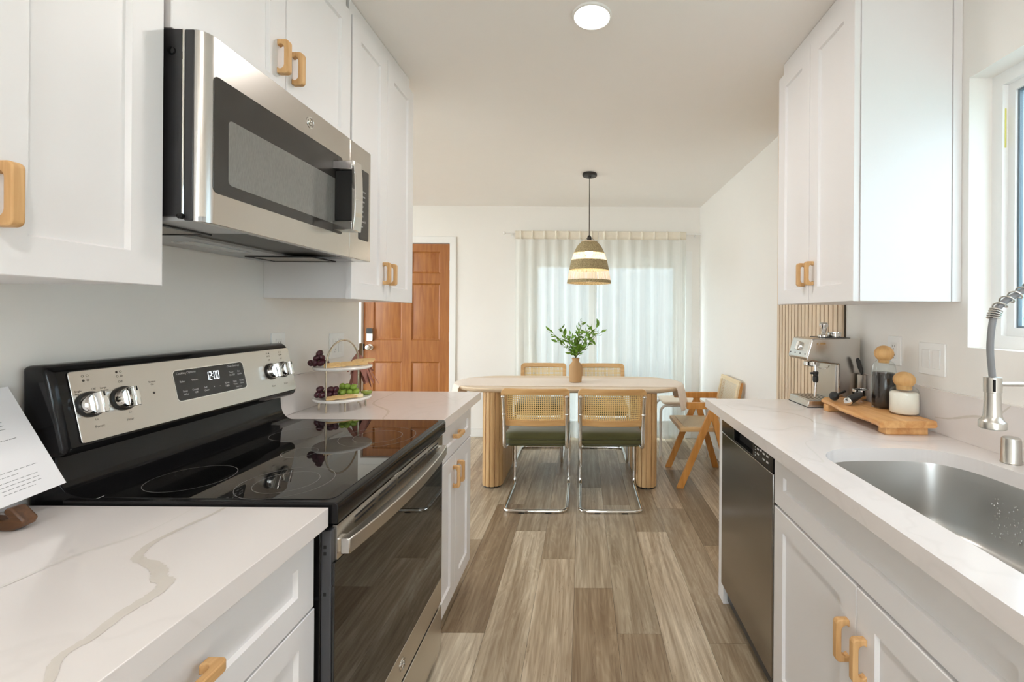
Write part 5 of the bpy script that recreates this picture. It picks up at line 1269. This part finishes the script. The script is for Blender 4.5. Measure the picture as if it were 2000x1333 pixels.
mbean = pmat('coffee_beans', S(34, 26, 24), 0.22, var=0.7, nscale=120, bump=0.8, bscale=160, coat=0.3)
mmilk = pmat('white_sugar', S(244, 238, 226), 0.8, var=0.03, nscale=300, bump=0.3, bscale=400)
jar('tall glass jar of dark coffee beans with ball stopper, on the wooden board', 1.178, 1.700, 0.0415, 0.190, 0.022, 0.136, mbean, 'coffee_beans', 0.0330, 0.95, 'dark roasted coffee beans')
jar('short glass jar of white sugar with ball stopper, on the wooden board', 1.178, 1.592, 0.0465, 0.104, 0.027, 0.078, mmilk, 'sugar', 0.0350, 0.85, 'white granulated sugar')
def portafilter():
    t = thing('portafilter', 'espresso portafilter with black handle and chrome tip lying on the board', 'portafilter', (1.13, 1.76, ZB))
    a = Vector((1.056, 1.728, ZB+0.0175)); b = Vector((1.158, 1.812, ZB+0.030))
    d = (b-a).normalized()
    build('grip', MB().tube([a, a+d*0.01, a.lerp(b, 0.6), b], [0.0155, 0.0165, 0.0155, 0.012], 20), M_blackpl, t)
    build('end_cap', MB().tube([a-d*0.006, a-d*0.004, a+d*0.0005], [0.010, 0.0145, 0.0158], 20), M_chrome, t)
    c = Vector((1.176, 1.836, ZB+0.0005))
    build('neck', MB().tube([b-d*0.004, c+Vector((0, 0, 0.034))], [0.011, 0.009], 14), M_blackpl, t)
    build('filter_ring', MB().lathe([(0.0, 0.008), (0.024, 0.008), (0.029, 0.018), (0.032, 0.022), (0.032, 0.046), (0.028, 0.047), (0.027, 0.024), (0.0, 0.02)], c, 32), M_chrome, t)
    build('spout', MB().lathe([(0.011, 0.0), (0.012, 0.009), (0.0, 0.0092)], c, 16), M_chrome, t)
portafilter()
def scoop():
    t = thing('coffee_scoop', 'black coffee scoop with round bowl lying behind the portafilter', 'scoop', (1.08, 1.82, ZB))
    c = Vector((1.060, 1.830, ZB+0.0190))
    rg = []
    Rm = Matrix.Rotation(0.5, 3, 'Y')
    prof = [(0.0, -0.0195), (0.010, -0.018), (0.017, -0.011), (0.0195, 0.0), (0.0195, 0.006), (0.0175, 0.006), (0.015, -0.008), (0.0, -0.015)]
    build('bowl', MB().ball(c, (0.0195, 0.0195, 0.0185), 24, 14), M_blackpl, t)
    e = Vector((1.150, 1.905, ZB+0.026))
    build('handle', MB().tube([c+Vector((0.010, 0.010, 0.0)), c.lerp(e, 0.5)+Vector((0, 0, 0.001)), e], [0.0055, 0.0048, 0.0052], 10), M_blackpl, t)
scoop()

# ------------------------------------------------------------------ two tier stand and snacks
M_marble = pmat('marble_plate', S(232, 228, 222), 0.25, var=0.07, nscale=16)
M_gold = pmat('champagne_metal', (0.66, 0.60, 0.49, 1), 0.25, 1.0)
TSX, TSY = -1.022, 1.86
def tier_stand():
    t = thing('tiered_stand', 'two tier marble serving stand with arched metal handle', 'serving stand', (TSX, TSY, CT))
    ay = 0.104
    path = [(TSX-0.012, TSY-ay, CT+0.001), (TSX-0.012, TSY-ay, 1.10)]
    for k in range(1, 16):
        a = PI-PI*k/16; path.append((TSX-0.012*math.cos(PI-a)*1.0, TSY+ay*math.cos(a), 1.10+0.105*math.sin(a)))
    path += [(TSX+0.012, TSY+ay, 1.10), (TSX+0.012, TSY+ay, CT+0.001)]
    build('handle', MB().tube(path, 0.0038, 10), M_gold, t)
    for z, r in ((0.952, 0.112), (1.083, 0.114)):
        build('plate', MB().lathe([(0.0, z), (r*0.9, z), (r-0.002, z+0.003), (r, z+0.008), (r-0.003, z+0.0125), (0.0, z+0.0125)], (TSX, TSY, 0), 56), M_marble, t)
    for a in (0.6, 2.2, 3.7, 5.3):
        build('foot', MB().lathe([(0.004, CT+0.001), (0.004, 0.953)], (TSX+0.088*math.cos(a), TSY+0.088*math.sin(a), 0), 10), M_gold, t)
tier_stand()
ZL, ZU = 0.965, 1.096
M_rgrape = pmat('red_grape', S(74, 34, 44), 0.22, var=0.35, nscale=18)
M_ggrape = pmat('green_grape', S(142, 168, 66), 0.22, var=0.15, nscale=18)
def bunch(label, items, mat, gr):
    c = items[0]
    t = thing('grape_bunch', label, 'grapes', (c[0], c[1], c[2]))
    ctr = Vector((sum(i[0] for i in items)/len(items), sum(i[1] for i in items)/len(items), sum(i[2] for i in items)/len(items)))
    for x, y, z, r in items:
        d = random.Random(int(x*1e4+z*1e5)); R = Matrix.Rotation(d.uniform(0, 3), 3, 'Z') @ Matrix.Rotation(d.uniform(0.6, 1.5), 3, 'X')
        build('grape', MB().ball((x, y, z), (r, r, r*1.22), 16, 10, R), mat, t)
        build('stem', MB().tube([(x, y, z), tuple(ctr)], 0.0009, 5), pmat('grape_stem', S(120, 110, 60), 0.7), t) if len(items) < 12 else None
r = 0.0125
bunch('dark red grapes at the left of the upper tier', [(TSX-0.078+dx, TSY-0.055+dy, ZU+dz+0.0035, r) for dx, dy, dz in ((-0.018, -0.012, 0.013), (0.004, -0.022, 0.013), (0.026, -0.020, 0.013), (-0.008, 0.010, 0.013), (0.016, 0.004, 0.014), (0.036, 0.002, 0.013), (0.004, -0.008, 0.034), (0.024, -0.006, 0.034), (0.010, 0.000, 0.052))], M_rgrape, None)
bunch('dark red grapes at the left of the lower tier', [(TSX-0.052+dx, TSY-0.050+dy, ZL+dz+0.0035, r) for dx, dy, dz in ((-0.018, -0.012, 0.013), (0.006, -0.022, 0.013), (0.030, -0.018, 0.013), (0.046, 0.0, 0.013), (-0.004, 0.010, 0.014), (0.020, 0.006, 0.014), (-0.012, -0.006, 0.035), (0.030, -0.004, 0.034), (0.044, 0.008, 0.032))], M_rgrape, None)
bunch('pale green grapes in the middle of the lower tier', [(TSX+0.002+dx, TSY+0.010+dy, ZL+dz+0.0035, r*1.02) for dx, dy, dz in ((-0.020, -0.010, 0.014), (0.004, -0.020, 0.014), (0.030, -0.016, 0.014), (0.052, -0.006, 0.013), (-0.010, 0.014, 0.014), (0.018, 0.010, 0.014), (0.042, 0.016, 0.014), (-0.008, -0.004, 0.037), (0.014, -0.004, 0.037), (0.036, 0.004, 0.033))], M_ggrape, None)
M_cracker = pmat('cracker', S(222, 186, 130), 0.8, var=0.15, nscale=60, bump=0.5, bscale=200)
def cracker(x, y, z, rz, label, gname, rx=0.0, w_=0.042):
    mb = MB().rprism(-w_/2, w_/2, -w_/2, w_/2, 0.008, 'xy', -0.0028, 0.0028)
    o = build('cracker', mb, M_cracker, bevel=0.001); o.location = (x, y, z); o.rotation_euler = (rx, 0.0, rz)
    tag(o, label, 'cracker', gname); return o
LB_U = 'thin tan cracker in the overlapping fan on the upper tier'; LB_L = 'thin tan cracker in the overlapping row on the lower tier'
for k in range(7): cracker(TSX+0.0+0.013*k-0.012, TSY-0.078+0.0185*k, ZU+0.0045+0.0012*(k % 2)+0.004, 0.5+0.55*(k % 3), LB_U, 'crackers on the upper tier', 0.26)
for k in range(5): cracker(TSX+0.045+0.007*k, TSY+0.030+0.012*k, ZU+0.014+0.0012*(k % 2), 0.2+0.6*(k % 2), LB_U, 'crackers on the upper tier', 0.22)
for k in range(5): cracker(TSX+0.002+0.015*k, TSY-0.092+0.014*k, ZL+0.0075+0.0012*(k % 2), 0.4+0.5*(k % 2), LB_L, 'crackers on the lower tier', 0.2, 0.034)
tag(build('cheese_wedge', MB().prism([(TSX+0.066, TSY-0.040), (TSX+0.098, TSY-0.022), (TSX+0.086, TSY-0.002), (TSX+0.058, TSY-0.018)], 'xy', ZL+0.0005, ZL+0.013), pmat('cheese', S(238, 220, 178), 0.6), bevel=0.001), 'pale cheese block near the front of the lower tier', 'cheese')
k_ = thing('kiwi_half', 'cut green kiwi half at the right edge of the lower tier', 'kiwi', (TSX+0.084, TSY+0.040, ZL))
build('flesh', MB().lathe([(0.0, 0.0), (0.012, 0.001), (0.020, 0.006), (0.0235, 0.014), (0.022, 0.0165), (0.0, 0.0175)], (TSX+0.084, TSY+0.034, ZL), 24), pmat('kiwi_flesh', S(142, 156, 66), 0.35, var=0.25, nscale=50), k_)
build('core', MB().lathe([(0.007, 0.0165), (0.006, 0.0185), (0.0, 0.019)], (TSX+0.084, TSY+0.034, ZL), 14), pmat('kiwi_core', S(214, 214, 160), 0.4), k_)

def leaf_bundle():
    x, y = -1.068, 2.085
    t = thing('dried_leaf_bundle', 'bundle of reddish brown dried leaves standing behind the tiered stand', 'dried leaves', (x, y, CT))
    ml = pmat('mauve_leaf', S(164, 108, 94), 0.6, var=0.2, nscale=14)
    build('stem', MB().tube([(x, y, CT+0.001), (x+0.002, y, 1.05), (x+0.006, y, 1.175)], [0.008, 0.008, 0.007], 8), pmat('brown_twig', S(120, 92, 60), 0.8), t)
    rng = random.Random(8)
    for k in range(15):
        an = 2*PI*k/15+rng.uniform(-.15, .15); tilt = rng.uniform(0.45, 0.75) if k % 2 else rng.uniform(0.2, 0.45)
        tilt = min(tilt, 0.30) if math.cos(an) < -0.4 else tilt
        L = rng.uniform(0.15, 0.19) if k % 2 == 0 else rng.uniform(0.11, 0.16); z0 = 1.11 - (0.0 if k % 2 else 0.01)
        d = Vector((math.cos(an)*math.sin(tilt), math.sin(an)*math.sin(tilt), -math.cos(tilt))); s_ = Vector((-math.sin(an), math.cos(an), 0)); n_ = d.cross(s_)
        p0 = Vector((x+0.005*math.cos(an), y+0.005*math.sin(an), z0+rng.uniform(0, .035)))
        L = min(L, (p0.z-CT-0.006)/max(0.1, math.cos(tilt)))
        rg = []
        for u, ww in ((0, 0.25), (0.12, 0.55), (0.35, 0.95), (0.65, 1.0), (0.88, 0.7), (1.0, 0.25)):
            c = p0+d*L*u+n_*0.0; hw = 0.0135*ww
            rg.append([tuple(c+s_*hw), tuple(c-n_*0.0028*ww), tuple(c-s_*hw), tuple(c+n_*0.0028*ww)])
        build('leaf', MB().loft(rg), ml, t, smooth=50)
leaf_bundle()

# ------------------------------------------------------------------ recipe sheet on its stand
def recipe():
    # sheet plane: bottom edge along y, leaning back to the wall
    br = Vector((-1.063, 0.898, 0.966)); ur = Vector((-1.152, 0.882, 1.146))
    V = (ur-br).normalized(); U = Vector((0.02, 1, 0)); U = (U-V*U.dot(V)).normalized(); N_ = U.cross(V)
    if N_.x < 0: N_ = -N_
    W_, H_ = 0.216, 0.224
    bl = br-U*W_
    P = lambda u, v, d=0.0: tuple(bl+U*u+V*v+N_*d)
    mb = MB(); mb.loft([[P(0, 0, -0.0002), P(W_, 0, -0.0002), P(W_, H_, -0.0002), P(0, H_, -0.0002)], [P(0, 0, 0.0002), P(W_, 0, 0.0002), P(W_, H_, 0.0002), P(0, H_, 0.0002)]])
    t = thing('recipe_sheet', 'white printed sheet leaning on the wooden stand in the left foreground', 'paper', (-1.07, 0.80, CT))
    sh = build('sheet', mb, pmat('white_paper', S(242, 241, 243), 0.7, var=0.01), t, smooth=0)
    pr = MB(); rng = random.Random(12)
    def block(u0, u1, v0, n, step, h=0.0011):
        for k in range(n):
            v = v0-k*step; u = u0; end = u1 if k < n-1 else u0+(u1-u0)*rng.uniform(.4, .9)
            while u < end:
                wd = rng.uniform(0.004, 0.012); wd = min(wd, end-u)
                pr.add([P(u, v, 0.0004), P(u+wd, v, 0.0004), P(u+wd, v+h, 0.0004), P(u, v+h, 0.0004)], [(0, 1, 2, 3)]); u += wd+0.0018
    block(0.02, 0.175, 0.205, 3, 0.0085); block(0.02, 0.178, 0.170, 6, 0.0075); block(0.02, 0.185, 0.118, 2, 0.010, 0.0014)
    block(0.02, 0.095, 0.062, 5, 0.0072); block(0.125, 0.192, 0.058, 2, 0.008); block(0.125, 0.185, 0.040, 4, 0.0072)
    build('printed_text', pr, M_print, sh, smooth=0)
    wn_ = wood('walnut', S(58, 38, 24), S(112, 74, 44), 'x', 14, 0.4)
    s_ = thing('recipe_stand', 'dark walnut easel stand with hooked front lip holding the printed sheet', 'stand', (-1.08, 0.79, CT))
    def easel(y0, y1):
        prof = [(-1.158, CT+0.0006), (-1.044, CT+0.0006), (-1.026, CT+0.010), (-1.021, CT+0.020), (-1.046, CT+0.044), (-1.057, CT+0.042), (-1.060, CT+0.034), (-1.050, CT+0.024), (-1.062, CT+0.020), (-1.158, CT+0.028)]
        return MB().prism(prof, 'xz', y0, y1)
    build('foot', easel(0.797, 0.820), wn_, s_, bevel=0.003)
    build('foot', easel(0.660, 0.683), wn_, s_, bevel=0.003)
    build('back_rest', MB().loft([[(bl+U*0.04+V*v_-N_*0.0012-N_*d_)[:] for v_, d_ in ((0.012, 0), (0.17, 0), (0.17, 0.010), (0.012, 0.010))], [(bl+U*0.14+V*v_-N_*0.0012-N_*d_)[:] for v_, d_ in ((0.012, 0), (0.17, 0), (0.17, 0.010), (0.012, 0.010))]]), wn_, s_, bevel=0.002)
recipe()
